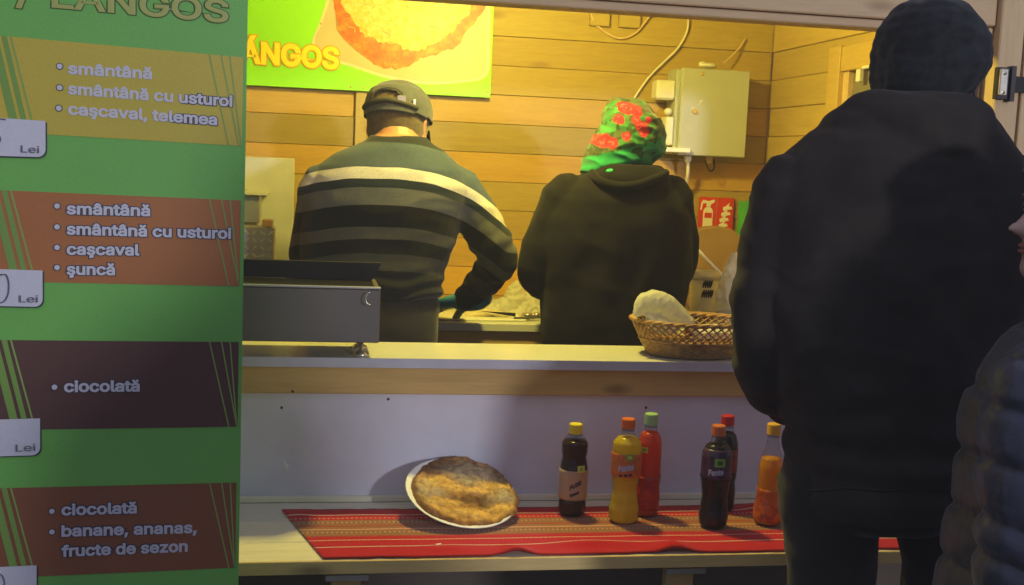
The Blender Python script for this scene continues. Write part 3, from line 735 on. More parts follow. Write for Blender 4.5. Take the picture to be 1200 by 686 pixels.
# ---- customer in the black jacket and beanie, close to the counter
YC = 1.95
def customer(root, dx=0.0):
    def sec(py, xl, xr, Y, df, db, p=2.2, tilt=0.0):
        m_, h_ = (xl+xr)/2, (xr-xl)/2*(.885 if tilt else .955); return globals()['sec'](py, m_-h_, m_+h_, Y, df, db, p, tilt)
    T = [(112, 1050, 1112, .06, .06), (120, 1012, 1134, .085, .08), (130, 988, 1148, .105, .09), (142, 972, 1158, .125, .10), (158, 962, 1168, .14, .11), (174, 938, 1180, .15, .115), (192, 918, 1194, .155, .12), (215, 904, 1203, .16, .125),
         (250, 893, 1208, .165, .13), (300, 886, 1205, .165, .135), (350, 884, 1198, .16, .14), (400, 886, 1188, .155, .14), (450, 908, 1178, .15, .14), (500, 924, 1165, .15, .14), (540, 922, 1158, .152, .142), (575, 920, 1152, .152, .142), (592, 924, 1148, .145, .138)]
    tor = [sec(y, a, c, YC, f_, b_, 2.4) for y, a, c, f_, b_ in T]
    s1 = at(930, 225, YC); e1 = at(898, 388, YC+.02); w1 = at(925, 470, YC+.13)
    s2 = at(1180, 228, YC); e2 = at(1185, 400, YC+.02); w2 = at(1130, 470, YC+.15)
    a1 = tube([s1, s1.lerp(e1, .45)+Vector((-.006, 0, 0)), e1, e1.lerp(w1, .5)+Vector((-.012, 0, -.012)), w1], [.068, .068, .062, .058, .05], 20, 6)
    a2 = tube([s2, s2.lerp(e2, .5), e2, e2.lerp(w2, .5), w2], [.075, .068, .060, .055, .05], 20, 6)
    hood = [sec(y, a, c, YC-.015, f_, b_, 2.2) for y, a, c, f_, b_ in [(110, 1030, 1120, .07, .05), (117, 1004, 1140, .10, .06), (128, 990, 1150, .125, .06), (142, 985, 1152, .14, .06), (158, 990, 1146, .148, .06), (172, 1010, 1128, .15, .06), (182, 1040, 1105, .14, .05)]]
    def jf(p, n):
        a = folds(.008, 5.5, 21, .9, .6)(p, n) + .0032*(1-2.4*abs(noise.noise(Vector((p.x*13, p.y*13, p.z*22)))))
        a += .006*sin((p-e1).length*75+2.5*noise.noise(p*6))*gs((p-e1).length, .03, .11)
        a += .005*sin(p.z*90+3*noise.noise(p*5))*gs(p.z, at(1030, 520, YC).z, .10)
        return a
    jk = remeshed('jacket', join(rings(tor), a1, a2, rings(hood)), .0075, black_jacket, root, 3, jf)
    def onback(px, py):
        # nearest point of the jacket surface along the sight line
        d = ray(px, py).normalized(); ok, lo_, n_, i_ = jk.ray_cast(CAM-W(root), d); return (lo_+W(root)+n_*.001) if ok else None
    for nm_, pl_ in (('hem_seam', [(935+9*k, 574+1.5*sin(k*.7)) for k in range(22)]),):
        P_ = [q for q in (onback(*q) for q in pl_) if q is not None]
        if len(P_) > 4: mk(nm_, tube(P_, .0022, 6, 2), M['rubber'], root, smooth=True)
    hp = at(1030, 600, YC); hip = Vector((hp.x+.005, YC, .865))
    LL = [at(962, 560, YC), at(963, 600, YC), at(968, 686, YC)]
    def leg(x0, x1, dy, r):   # follows sight lines at hip and frame bottom, then on down to the ankle
        t0 = at(x0, 590, YC); t1 = at(x1, 686, YC); kx = t1.x
        sgn = -1 if x0 < 1050 else 1
        return [(t0.x, YC, t0.z+.04), (t1.x, YC-.01, t1.z), (kx+sgn*.01, YC-.01, .50), (kx+sgn*.012, YC+.02, .32), (kx+sgn*.02, YC+.02, .075)]
    l1, l2 = leg(968, 970, 0, 0), leg(1096, 1108, 0, 0)
    rd = [.094, .076, .066, .064, .056]
    hips = [sec(575, 912, 1146, YC, .13, .13, 2.3), sec(592, 914, 1145, YC, .13, .13, 2.3), sec(604, 924, 1138, YC, .12, .12, 2.2), sec(610, 955, 1112, YC, .09, .09, 2.0)]
    remeshed('trousers', join(rings(hips), tube(l1, rd, 20, 5), tube(l2, rd, 20, 5)), .008, black_trouser, root, 4, folds(.007, 8, 31))
    for l in (l1, l2): mk('shoe', shoe_vf(l[-1][0], l[-1][1]-.01, .004, 1, .29), shoe_m, root, smooth=True)
    R = facerot(radians(-14), radians(-4), 0); hbC = Vector((at(1095, 128, YC).x, YC+.02, at(1084, 128, YC).z-.055)); Hh = .225
    nk = tube([at(1080, 150, YC-.01), at(1080, 125, YC), at(1083, 95, YC+.01)], [.07, .064, .062], 18, 3)
    remeshed('body', join(rings(shrink(tor, .9)), nk, tube([s1, e1, w1], [.055, .045, .03], 16, 6), tube([s2, e2, w2], [.055, .045, .03], 16, 6), rings(shrink(hips, .93)), tube(l1, [q*.85 for q in rd], 16, 4), tube(l2, [q*.85 for q in rd], 16, 4),
             head_vf(hbC, Hh, R), ear_vf(hbC, Hh, R, 1), ear_vf(hbC, Hh, R, -1), hand_vf(w1, (.5, .35, -.7), (.7, .3, .2), 1, 1.0, .5, rr=.95), hand_vf(w2, (-.5, .35, -.7), (-.7, .3, .2), -1, 1.0, .5, rr=.95)), .007, M['skin_pale'], root, 2)
    mk('hair', head_vf(hbC, Hh, R, .012, keep=lambda c: c.z > .36+.12*max(0, c.y+.2) and c.y < -.02, face=False), M['hair'], root, smooth=True)
    B = [(117, 1040, 1122, .085, .055), (111, 1027, 1133, .10, .085), (101, 1025, 1142, .112, .10), (92, 1025, 1149, .118, .11), (76, 1025, 1153, .12, .118), (60, 1026, 1154, .12, .118), (44, 1029, 1152, .118, .115), (28, 1036, 1143, .11, .11), (14, 1047, 1131, .095, .10), (3, 1062, 1115, .068, .075), (-3, 1080, 1100, .04, .05)]
    bn = [sec(y, a, c, YC+.005, f_, b_, 2.15, .13 if i_ < 3 else max(-.04, .13-.05*(i_-2))) for i_, (y, a, c, f_, b_) in enumerate(B)]
    knit = fabric('knit_beanie', (.019, .022, .025), .97, .4, 60, 260, .12, .9)
    remeshed('beanie', rings(bn), .005, knit, root, 2, lambda p, n: .009*noise.noise(p*13)+.0034*noise.noise(p*40)+.0007*sin(p.z*300+3*noise.noise(p*12)))
pc = at(1035, 600, YC)
cust = empty('person', (pc.x, YC, 0), 'customer in a black jacket and dark beanie standing at the counter', 'person')
customer(cust)

# ---- person at the right edge in a quilted jacket, face in profile
YP = 1.55
hx = at(1192, 315, YP)
Hp = .222; RpH = facerot(radians(82), radians(-2), 0)
wrest = None
# nose tip should sit on the sight line of pixel 1183,272
tip = at(1183, 270, YP); loc = RpH @ (Vector((0, .39+.125, .335))*Hp)
hbP = tip - loc; YH = hbP.y
per = empty('person', (hbP.x+.02, YH, 0), 'person in a quilted grey and navy puffer jacket at the right edge, face in profile', 'person')
cxp = hbP.x+.01
def psec(z, xl, xr, df, db, p=2.3):
    xl += .02; db = min(db, .11)
    return ellring(((xl+xr)/2, YH, z), (xr-xl)/2, df, 40, p, 0, 0, db)
xl = lambda px, py: at(px, py, YH).x
zl = lambda py, px=1130: at(px, py, YH).z
Tp = [(hbP.z+.0, cxp-.05, cxp+.07, .06, .06), (hbP.z-.035, cxp-.075, cxp+.10, .085, .085), (zl(378, 1198), xl(1205, 378), cxp+.15, .12, .12), (zl(402), xl(1176, 402), cxp+.165, .16, .15), (zl(430), xl(1152, 430), cxp+.175, .18, .17), (zl(465), xl(1128, 465), cxp+.18, .19, .18),
      (zl(500), xl(1118, 500), cxp+.18, .195, .185), (zl(530), xl(1119, 530), cxp+.18, .195, .185), (zl(580), xl(1111, 580), cxp+.18, .195, .185), (zl(620), xl(1102, 620), cxp+.18, .195, .185), (zl(686), xl(1092, 686), cxp+.185, .2, .19), (zl(686)-.10, xl(1086, 686), cxp+.19, .2, .19), (zl(686)-.14, xl(1094, 686), cxp+.18, .18, .17)]
tp = [psec(*q) for q in Tp]
puffz = [zl(y) for y in (378, 450, 526, 593, 655, 720)]
def puff(z, tab, amp):
    d = min(abs(z-q) for q in tab); return -amp*exp(-(d/.009)**2)*1.25 + amp*.45*min(1, d/.035)
def pucker(p, tab):
    d = min(abs(p.z-q) for q in tab); return .0022*noise.noise(Vector((p.x*70, p.y*70, p.z*12)))*exp(-(d/.022)**2)
def pf(p, n):
    k = 1.0
    return puff(p.z+.008*sin(p.x*14)+.005*noise.noise(p*7), puffz, .0055)*k + pucker(p, puffz) + .0035*noise.noise(p*14) + .0012*noise.noise(p*50)
charcoal = pbr('charcoal_quilted_nylon', (.050, .046, .042), .36, var=.25, vs=14, bump=.5, bs=90, sheen=.2)
navy = pbr('navy_quilted_nylon', (.026, .030, .058), .34, var=.25, vs=14, bump=.5, bs=90, sheen=.2)
remeshed('jacket', rings(tp), .005, charcoal, per, 2, pf)
sp = Vector((at(1168, 430, YH-.15).x+.085, YH-.15, zl(445))); ep = Vector((at(1158, 600, YH-.18).x+.085, YH-.18, zl(610))); wp = Vector((at(1150, 686, YH-.16).x+.08, YH-.16, zl(686)-.10))
pz2 = [zl(y) for y in (400, 455, 515, 575, 612, 662, 720, 790)]
remeshed('sleeve', tube([sp, sp.lerp(ep, .5), ep, wp], [.088, .09, .085, .07], 22, 6), .005, navy, per, 2, lambda p, n: puff(p.z+.015*sin(p.x*20)+.006*noise.noise(p*8), pz2, .0060)+pucker(p, pz2)+.003*noise.noise(p*16)+.0012*noise.noise(p*50))
hipp = Vector((cxp+.02, YH, .84))
remeshed('trousers', join(rings([ellring((hipp.x, YH, z), a, .13, 30) for z, a in [(1.0, .14), (.9, .155), (.80, .14)]]), legs_vf(hipp, .075, .02, .09, 0, .004)), .009, black_trouser, per, 3, folds(.005, 9, 2))
for x, y in feet_pts(hipp, .075, .02): mk('shoe', shoe_vf(x, y, .004, 1, .25), shoe_m, per, smooth=True)
collar = [psec(hbP.z+.045, cxp-.055, cxp+.105, .085, .08), psec(hbP.z+.02, cxp-.06, cxp+.11, .09, .085), psec(hbP.z-.03, cxp-.07, cxp+.12, .10, .095)]
remeshed('collar', rings(collar), .005, charcoal, per, 2, lambda p, n: .003*noise.noise(p*30))
remeshed('body', join(rings(shrink(tp, .84)), tube([(cxp+.01, YH, hbP.z-.08), (hbP.x+.015, YH, hbP.z+.06)], [.055, .052], 16, 3), head_vf(hbP, Hp, RpH, nt=72, nz=64), ear_vf(hbP, Hp, RpH, 1), ear_vf(hbP, Hp, RpH, -1),
         tube([sp, ep, wp], [.05, .045, .03], 14, 5), tube([(cxp+.04, YH+.11, zl(430)), (cxp+.05, YH+.12, zl(600)), (cxp+.05, YH+.06, zl(686))], [.05, .045, .03], 14, 5), hand_vf(wp, (-.2, .1, -1), (0, 1, 0), 1, .9, .4, rr=.95), hand_vf((cxp+.05, YH+.06, zl(686)), (-.3, .1, -1), (0, -1, 0), 1, .9, .4, rr=.95),
         legs_vf(hipp, .075, .02, .08, 0, .004)), .0048, M['skin_pale'], per, 1)
hairb = pbr('brown_hair', (.13, .075, .045), .6, var=.4, vs=60, bump=.6, bs=400)
mk('hair', head_vf(hbP, Hp, RpH, .045, keep=lambda c: (c.z > .30 and c.y < .02) or (c.z > .72 + .0*c.y), face=False), hairb, per, smooth=True)
lipm = pbr('lip', (.36, .12, .11), .4)
mk('lips', join(*[tube([hbP+RpH@((headpoint(a*.055, z, .004))*Hp) for a in range(-4, 5)], .0032, 8) for z in (.232, .195)]), lipm, per, smooth=True)
for s in (-1, 1):
    e = mk('eye', sphere(hbP+RpH@(Vector((s*.135, .322, .49))*Hp), .0100, 16, 10), M['white'], per, smooth=True)
    mk('iris', sphere(hbP+RpH@(Vector((s*.135, .358, .49))*Hp), .0042, 10, 8), M['black'], e, smooth=True)
    mk('brow', tube([hbP+RpH@(headpoint(s*(.18+.12*k), .565-.004*abs(k-2), .01)*Hp) for k in range(5)], .003, 6), hairb, per, smooth=True)

# ================================================================== roll-up banner
BA = radians(8); BP = at(285, 343, 1.95); BN = Vector((-sin(BA), cos(BA), 0)); BU = Vector((cos(BA), sin(BA), 0)); UP = Vector((0, 0, 1))
def ban(px, py):
    d = ray(px, py); return CAM + d*((BP-CAM).dot(BN)/d.dot(BN))
def bu(p): return (p-BP).dot(BU)
def bpt(u, z, lift=0): return Vector((BP.x, BP.y, 0)) + BU*u + UP*z - BN*lift
bl = bpt(-.425, .0)
bn_ = empty('roll_up_banner', (bl.x, bl.y, 0), 'green roll-up menu banner with striped price bands at the left edge', 'banner')
def printed(name, col, var=.06):
    m, t, b = newmat(name); v = coords(t)
    n = noisen(t, v, 3, 3); c = ramp(t, n, [(.3, sh(col, 1-var)), (.7, sh(col, 1+var))])
    f = noisen(t, v, 900, 2); c = mix(t, .12, c, ramp(t, f, [(.35, (0, 0, 0)), (.65, sh(col, 1.6))]))
    t.links.new(c, b.inputs['Base Color']); setp(b, Roughness=.5, Specular_IOR_Level=.35); bumpn(t, b, f, .15, .0005); return m
bgreen = printed('banner_green_print', (.17, .50, .095))
bands = [('yellow_band', (42, 67, 154.5, 171), (.58, .47, .055)), ('orange_band', (223, 235, 330, 335.7), (.44, .165, .05)), ('dark_brown_band', (398.7, 401, 504.5, 500), (.11, .050, .042)), ('brown_band', (572.6, 565.4, 678, 664.7), (.26, .092, .04))]
def wavy(u, z): return .0018*sin(z*3.1+1)+.0012*sin(u*7+z*2)
nu, nz = 24, 60; V = []; Fc = []
uL, uR = -.86, 0.0
for i in range(nz+1):
    for j in range(nu+1):
        u = uL+(uR-uL)*j/nu; z = .06+2.0*i/nz; V.append(bpt(u, z, wavy(u, z)))
for i in range(nz):
    for j in range(nu): a = i*(nu+1)+j; Fc.append((a, a+1, a+nu+2, a+nu+1))
sheet = mk('banner_sheet', (V, Fc), bgreen, bn_, smooth=True); 
def band_patch(name, u0, u1, zt, zb_, mat, lift, parent=None, skew=(0, 0), n=16):
    """print band; zt/zb functions of u"""
    V = []; Fc = []
    for i in range(n+1):
        for j in range(n+1):
            k = i/n; sk = skew[0]*(1-k)+skew[1]*k
            u = u0+(u1-u0)*j/n+sk; z = zt(u)*(1-k)+zb_(u)*k; V.append(bpt(u, z, wavy(u, z)+lift))
    for i in range(n):
        for j in range(n): a = i*(n+1)+j; Fc.append((a, a+1, a+n+2, a+n+1))
    return mk(name, (V, Fc), mat, parent or sheet, smooth=True)
def linz(pya, pyb):
    a, b_ = ban(0, pya), ban(280, pyb); ua, ub = bu(a), bu(b_)
    return lambda u: a.z+(b_.z-a.z)*(u-ua)/(ub-ua)
stripeg = printed('banner_line_print', (.20, .36, .07))
stripeg2 = printed('banner_thin_line_print', (.27, .42, .10))
for nm, (a, b_, c, d), col in bands:
    zt, zb_ = linz(a, b_), linz(c, d); m_ = printed('banner_'+nm+'_print', col)
    bp_ = band_patch(nm, uL+.004, uR-.006, zt, zb_, m_, .0012)
    u_ = lambda px: bu(ban(px, (a+c)/2+5))
    s = 0
    for x0, x1, wd in ((-12, 14, .012), (2, 28, .008), (12, 40, .0028), (244, 268, .0022), (258, 280, .0022), (268, 287, .0022)):
        ua, ub = u_(x0), u_(x1)
        if max(ua, ub)+wd > -.004: ub = min(ub, -.006-wd); 
        mm_ = stripeg if wd > .006 else stripeg2
        band_patch('diagonal_line', ua, ua+wd, zt, zb_, mm_, .0020, parent=bn_, skew=(0, ub-ua), n=8)
txt = printed('banner_text_print', (.62, .62, .72), .03); txo = printed('banner_text_outline_print', (.05, .045, .075), .03)
def btext(name, s, p0, p1, cap_px, mat=txt, out=txo, bold=.03, lift=.0030, parent=None, grow=.045):
    a, b_ = ban(*p0), ban(*p1); h = (ban(p0[0], p0[1]-cap_px)-a).length
    return text_on(name, s, a, b_, UP, h, mat, parent or bn_, bold, -BN, lift, out, grow=grow)
ttl = printed('banner_title_print', (.42, .46, .12), .04)
btext('title_lettering', 'LANGOS', (62, 8.5), (266, 26.5), 37, ttl, printed('title_outline_print', (.05, .12, .02)), .02, grow=.022)
btext('title_lettering', '/', (20, 5), (36, 7), 37, ttl, printed('slash_outline_print', (.05, .12, .02)), .02, grow=.022)
for s, p0, p1 in [('smântână', (80.5, 86.5), (177, 92.5)), ('smântână cu usturoi', (80.5, 110.3), (271.5, 124.8)), ('cașcaval, telemea', (80.5, 134), (253.5, 146.5)),
                  ('smântână', (79, 250.6), (175, 253)), ('smântână cu usturoi', (79, 274.4), (270, 279.6)), ('cașcaval', (79, 298), (162.6, 299)), ('șuncă', (79, 321.6), (134, 322)),
                  ('ciocolată', (76, 458.8), (163, 458)), ('ciocolată', (73, 603.2), (159.5, 600.6)), ('banane, ananas,', (73, 628), (229.5, 623.6)), ('fructe de sezon', (73, 651.6), (219, 645.5))]:
    btext('menu_lettering', s.replace('ș', 'ş'), p0, p1, 17.5)
for x, y in [(70, 78), (70, 103), (69, 127), (67, 241.5), (67, 266), (67, 290), (67, 313.5), (64, 453.5), (61, 598.8), (61, 623)]:
    p = ban(x, y)
    for r, m_, lf in ((.0056, txo, .0019), (.0042, txt, .0028)):
        mk('bullet_point', plate([p-BN*lf+(BU*cos(2*pi*k/16)+UP*sin(2*pi*k/16))*r for k in range(16)], .0002, -BN), m_, bn_)
cardm = printed('price_card_paper', (.66, .66, .76), .03); cards = printed('price_card_shadow_print', (.04, .06, .05)); ink = printed('card_ink', (.13, .12, .16), .05)
def card(yt0, yt1, yb0, yb1, xr, lei, hand):
    def shape(g, lf):
        zt0, zt1, zb0, zb1 = ban(0, yt0), ban(xr, yt1), ban(xr, yb1), ban(0, yb0)
        u1 = bu(zt1); r = .012; uL_ = u1-.16; sl = (zt1.z-zt0.z)/(bu(zt1)-bu(zt0)); sb = (zb0.z-zb1.z)/(bu(zb0)-bu(zb1))
        P = [(uL_, zt1.z+sl*(uL_-u1)), (u1, zt1.z)]
        for k in range(6):
            a = pi/2*k/5; P.append((u1-r+r*cos(a), zb0.z+r-r*sin(a)))
        P.append((uL_, zb0.z+sb*(uL_-u1)))
        return plate([bpt(u+g, z-g, wavy(u, z)+lf) for u, z in P], .0007, -BN)
    o = mk('price_card', shape(0, .004), cardm, bn_)
    mk('price_card_shadow', shape(.0022, .0025), cards, o)  # dark offset copy of the card, painted as its drop shadow
    (x0, y0), (x1, y1) = lei
    a, b_ = ban(x0, y0), ban(x1, y1); h = (ban(x0, y0-11.5)-a).length
    text_on('lei_lettering', 'Lei', a, b_, UP, h, ink, o, .004, -BN, .0085, None)
    for stroke in hand:
        pts = [ban(x, y)-BN*.0068 for x, y in stroke]
        mk('handwriting', tube(crom(pts, 4) if len(pts) > 2 else pts, .0010, 6), ink, o)
card(138.5, 142, 183, 184.5, 53.5, ((25.5, 178.5), (46.5, 179.6)), [[(-4, 139.8), (3, 139.8), (7, 140.5)], [(-6, 158), (0, 160), (1, 165), (-3, 170)]])
card(315.4, 317, 358.5, 359.5, 50, ((23.5, 353.6), (45, 353.8)), [[(2, 322), (8, 322), (11, 332), (10, 345), (5, 353), (-3, 354), (-8, 345), (-6, 328), (2, 321)]])
card(491.5, 490, 534.5, 533, 47, ((19.5, 528), (42, 527)), [[(-6, 500), (-3, 515), (-4, 528)]])
card(664, 662, 708, 706, 43, ((17, 701), (38, 700)), [[(-4, 670), (3, 673), (6, 682), (4, 690)]])
mk('cassette', join(box(bpt(-.425, .035, -.0)+Vector((0, 0, 0)), (.88, .07, .065), BA)), M['steel'], bn_, bevel=.008)
for u in (-.72, -.12): mk('foot_bar', box(bpt(u, .006, 0), (.035, .30, .01), BA), M['steel'], bn_, bevel=.002)
mk('top_clamp', box(bpt(-.43, 2.07, 0), (.87, .018, .028), BA), M['steel'], bn_, bevel=.003)
mk('support_pole', tube([bpt(-.43, .06, -.03), bpt(-.43, 2.06, -.02)], .009, 10), M['steel'], bn_)

# ================================================================== sign on the back wall
sy = 3.712; sn = Vector((0, -1, 0))
ss = empty('wall_sign', (.1, sy, 1.69), 'bright green sign with yellow lettering and a plate of topped fried dough', 'sign')
def sp_(px, py): p = at(px, py, sy-.006); return p
sgreen = pbr('sign_green_print', (.29, .86, .006), .35, var=.05, vs=4, coat=.1)
z0s = 1.699
mk('sign_board', box2((-.47, sy-.005, z0s), (.556, sy+.004, 2.13)), sgreen, ss, bevel=.001)
mk('mount_rail', join(box2((-.4, sy+.0045, z0s+.06), (.5, 3.736, z0s+.09)), box2((-.4, sy+.0045, 2.02), (.5, 3.736, 2.05))), M['rail'], ss)
platem = pbr('printed_plate', (.62, .54, .42), .4, var=.07, vs=6)
def flat(name, pts, lift, mat, parent=ss, sm=5):
    P = [Vector((p.x, 0, p.z)) for p in (at(x, y, sy-.006) for x, y in pts)]
    P = smoothpoly(P, sm) if sm else P
    if name in ('cheese_picture', 'fried_dough_picture'): P = [p + Vector((.007*noise.noise(p*90), 0, .009*noise.noise(p*90+Vector((4, 4, 4))))) for p in P]
    P = [Vector((p.x, sy-.0052-lift, min(p.z, 2.125))) for p in P]
    return mk(name, plate(P, .0006, (0, -1, 0)), mat, parent)
flat('plate_picture_rim', [(366, 52), (374, 28), (384, -6), (392, -50), (470, -75), (560, -60), (573, 0), (574, 45), (571, 88), (540, 97), (495, 98.5), (450, 91), (410, 78), (385, 70)], .0003, pbr('printed_plate_rim', (.74, .72, .62), .4, var=.05))
pp = flat('plate_picture', [(369, 50), (378, 26), (388, -6), (396, -46), (470, -70), (556, -56), (569, 0), (570, 45), (567, 86), (540, 94), (495, 95.5), (452, 88), (412, 75), (388, 67)], .001, platem)
flat('dough_shadow_picture', [(394, 30), (398, 40), (415, 58), (440, 76), (455, 80), (470, 70), (420, 30), (396, 0)], .0017, pbr('printed_shadow', (.42, .30, .13), .4, var=.1))
om, t, b = newmat('printed_fried_dough'); n = noisen(t, coords(t), 38, 5, .6)
t.links.new(ramp(t, n, [(.3, (.48, .07, .015)), (.5, (.64, .15, .025)), (.68, (.74, .30, .04))]), b.inputs['Base Color']); setp(b, Roughness=.4)
flat('fried_dough_picture', [(390, -8), (394, 20), (396, 36), (408, 50), (425, 64), (442, 77), (462, 81), (480, 77), (492, 69), (515, 62), (535, 55), (546, 38), (560, 22), (570, 0), (560, -45), (480, -70), (400, -50)], .0024, om)
cm, t, b = newmat('printed_cheese'); n = noisen(t, coords(t), 60, 6, .7)
t.links.new(ramp(t, n, [(.32, (.60, .36, .04)), (.45, (.68, .52, .10)), (.62, (.74, .68, .30))]), b.inputs['Base Color']); setp(b, Roughness=.4)
ch = [(397, -10), (402, 8), (410, 20), (420, 32), (426, 42), (436, 44), (444, 50), (455, 52), (466, 53), (476, 58), (488, 60), (498, 58), (505, 52), (515, 50), (522, 42), (532, 36), (538, 26), (548, 18), (552, 2), (548, -40), (480, -60), (410, -45)]
flat('cheese_picture', ch, .0032, cm)
rnd = random.Random(4)
for k in range(26):
    x, y = rnd.uniform(405, 540), rnd.uniform(0, 52); a = rnd.uniform(0, pi); L = rnd.uniform(5, 13)
    if y > 58-abs(x-475)*.35: y -= 14
    pts = [at(x+L*cos(a)*s+2*sin(s*4), y+L*sin(a)*s*.6+2*cos(s*5), sy-.0098) for s in (-1, -.3, .4, 1)]
    mk('cheese_shred_picture', tube(pts, .0022, 5, 2, .25), platem if k % 2 else cm, pp)
ylet = pbr('sign_letter_yellow', (.95, .80, .03), .35, var=.02); olet = pbr('sign_letter_outline', (.70, .36, .01), .35, var=.03)
a_, b2_ = at(266.5, 71.7, sy-.006), at(395.5, 80.5, sy-.006)
text_on('sign_lettering', 'LÁNGOS', a_, b2_, UP, (at(340, 43, sy).z-at(340, 76.5, sy).z), ylet, ss, .035, sn, .0042, olet, grow=.03)
for x, y in ((411, 102), (426, 103), (569, 40), (571, 107), (376, 28)):
    p = at(x, y, sy-.006); mk('sign_screw', sphere((p.x, sy-.0055, p.z), (.0035, .0016, .0035), 8, 6), M['rail'], ss)

# ================================================================== electrical cabinet, cables, wall things
p0, p1 = at(800, 81, 3.62), at(875, 184, 3.62)
X0, X1, Z1, Z0 = 1.163, 1.392, 1.822, 1.543
eb = empty('electrical_cabinet', ((X0+X1)/2, 3.73, Z0), 'pale grey metal electrical cabinet with a lock, mounted right of the headscarf', 'cabinet')
mk('cabinet_box', box2((X0-.012, 3.636, Z0+.003), (X1-.004, 3.735, Z1-.003)), M['cabinet'], eb, bevel=.003)
dr = mk('cabinet_door', box2((X0, 3.614, Z0), (X1, 3.633, Z1)), M['cabinet'], eb, bevel=.003)
lk = at(814, 131, 3.613); mk('lock', rings([[Vector((lk.x+r*cos(2*pi*j/16), y, lk.z+r*sin(2*pi*j/16))) for j in range(16)] for y, r in ((3.613, .008), (3.607, .008), (3.606, .004))]), M['rail'], dr)
lk = at(823, 87, 3.613); mk('door_screw', sphere((lk.x, 3.612, lk.z), (.006, .003, .006), 10, 6), M['rail'], dr)
sm = at(818, 123, 3.612)
mk('smudge_mark', join(*[tube([(sm.x+dx, 3.6133, sm.z+dz), (sm.x+dx+.009, 3.6133, sm.z+dz+.004)], .0012, 5) for dx, dz in ((0, 0), (.004, .008), (-.022, -.012), (.006, .012))]), M['white'], dr)
def near(px, py, Y): return at(px, py, Y)
a, c = at(768, 94, 3.66), at(792, 118, 3.66)
mk('switch_box', box2((a.x, 3.635, c.z), (X0-.0125, 3.70, a.z)), M['cream'], eb, bevel=.006)
a, c = at(778, 137, 3.66), at(792, 171, 3.66)
so = mk('socket_box', box2((a.x, 3.63, c.z), (X0-.0125, 3.70, a.z)), M['cream'], eb, bevel=.005)
mk('socket_cap', sphere(at(783, 131, 3.655), (.014, .014, .012), 12, 8), M['cream'], eb, smooth=True)
a, c = at(777, 172.5, 3.6), at(808, 179.5, 3.6); mk('cable_tray', box2((a.x, 3.59, c.z), (c.x, 3.70, a.z)), M['white'], eb, bevel=.002)
tp_ = at(830, 77, 3.67); mk('top_gland', join(sphere(tp_, (.03, .02, .009), 14, 8), sphere(tp_+Vector((-.02, 0, .002)), (.014, .012, .01), 10, 8)), M['cream'], eb, smooth=True)
for px in (806, 831):
    g0 = at(px, 187, 3.66); mk('cable_gland', lathe((g0.x, 3.66, Z0-.022), [(0, .008), (.006, .012), (.02, .012), (.0215, .009)], 12), M['cream'] if px < 820 else M['post'], eb)
def cable(label, pts, r, mat, sub=8): 
    P = [at(x, y, Y) for x, y, Y in pts]
    o = mk('cable', tube(P, r, 8, sub), mat, None, origin=P[0], smooth=True); tag(o, label, 'cable'); return o
cable('white cable hanging in a shallow loop at the top of the pine wall', [(692, 5, 3.70), (693, 16, 3.71), (697, 27, 3.72), (708, 37, 3.725), (722, 44.5, 3.725), (735, 44, 3.725), (747, 37, 3.725), (756, 26, 3.72), (764, 18, 3.72), (785, 15, 3.71)], .0034, M['post'])
cable('long white cable curving down the wall behind the headscarf', [(790, 14, 3.72), (803, 16, 3.72), (806.5, 25, 3.72), (804, 40, 3.725), (794, 57, 3.725), (778, 73, 3.725), (762, 89, 3.725), (750, 105, 3.725), (742, 120, 3.725), (738, 150, 3.725)], .0036, M['cream'])
cable('white cable dropping from the underside of the electrical cabinet', [(806, 190, 3.66), (806, 203, 3.665), (804, 216, 3.69), (800, 232, 3.715), (793, 246, 3.722), (780, 258, 3.725)], .0060, M['cream'])
cable('small black cable loop under the electrical cabinet', [(827, 189, 3.66), (829, 196, 3.66), (833, 201, 3.66), (837, 196, 3.67), (836, 187, 3.68)], .0028, M['rubber'])
cable('thin grey cable slanting up the wall from the top of the cabinet', [(848, 74, 3.69), (856, 67, 3.70), (866, 57, 3.72), (873, 46, 3.725)], .0030, M['post'])
for (x0, y0, x1, y1), lb in (((693, 17, 714, 31.5), 'left of the two small wooden blocks on the wall under the lintel'), ((727, 19, 750, 33.5), 'right of the two small wooden blocks on the wall under the lintel')):
    a, c = at(x0, y0-22, 3.72), at(x1, y1, 3.72); o = mk('wood_block', box2((a.x, 3.715, c.z), (c.x, 3.7365, a.z)), M['plank'], None, origin=((a.x+c.x)/2, 3.72, c.z), bevel=.002); tag(o, lb, 'wood block', 'wooden blocks under the lintel'); tinted(o, (1.05, 1.1, 1.3))
# fire extinguisher sign
a, c = at(820, 231, 3.728), at(858, 270, 3.728)
red = pbr('sign_red', (.62, .035, .012), .35, var=.06); wht = pbr('sign_white', (.80, .78, .70), .4, var=.03)
fs = mk('fire_sign', box2((a.x, 3.726, c.z), (c.x, 3.7345, a.z)), red, None, origin=((a.x+c.x)/2, 3.73, c.z), bevel=.0008); tag(fs, 'red fire extinguisher sign with white pictograms below the cabinet', 'sign')
FX = lambda u: a.x+(c.x-a.x)*u
FZ = lambda v_: c.z+(a.z-c.z)*v_
def fpl(pts, nm='pictogram', m_=wht): return mk(nm, plate([(FX(u), 3.7257, FZ(v_)) for u, v_ in pts], .0006, (0, -1, 0)), m_, fs)
fpl([(.12, .04), (.40, .04), (.40, .58), (.36, .66), (.30, .70), (.22, .70), (.16, .66), (.12, .58)])
fpl([(.20, .71), (.33, .71), (.33, .78), (.44, .86), (.42, .94), (.26, .88), (.10, .92), (.05, .82), (.03, .60), (.07, .60), (.10, .80), (.20, .82)])
fpl([(.16, .36), (.37, .36), (.37, .52), (.16, .52)], 'pictogram_label', red).location.y -= .0009
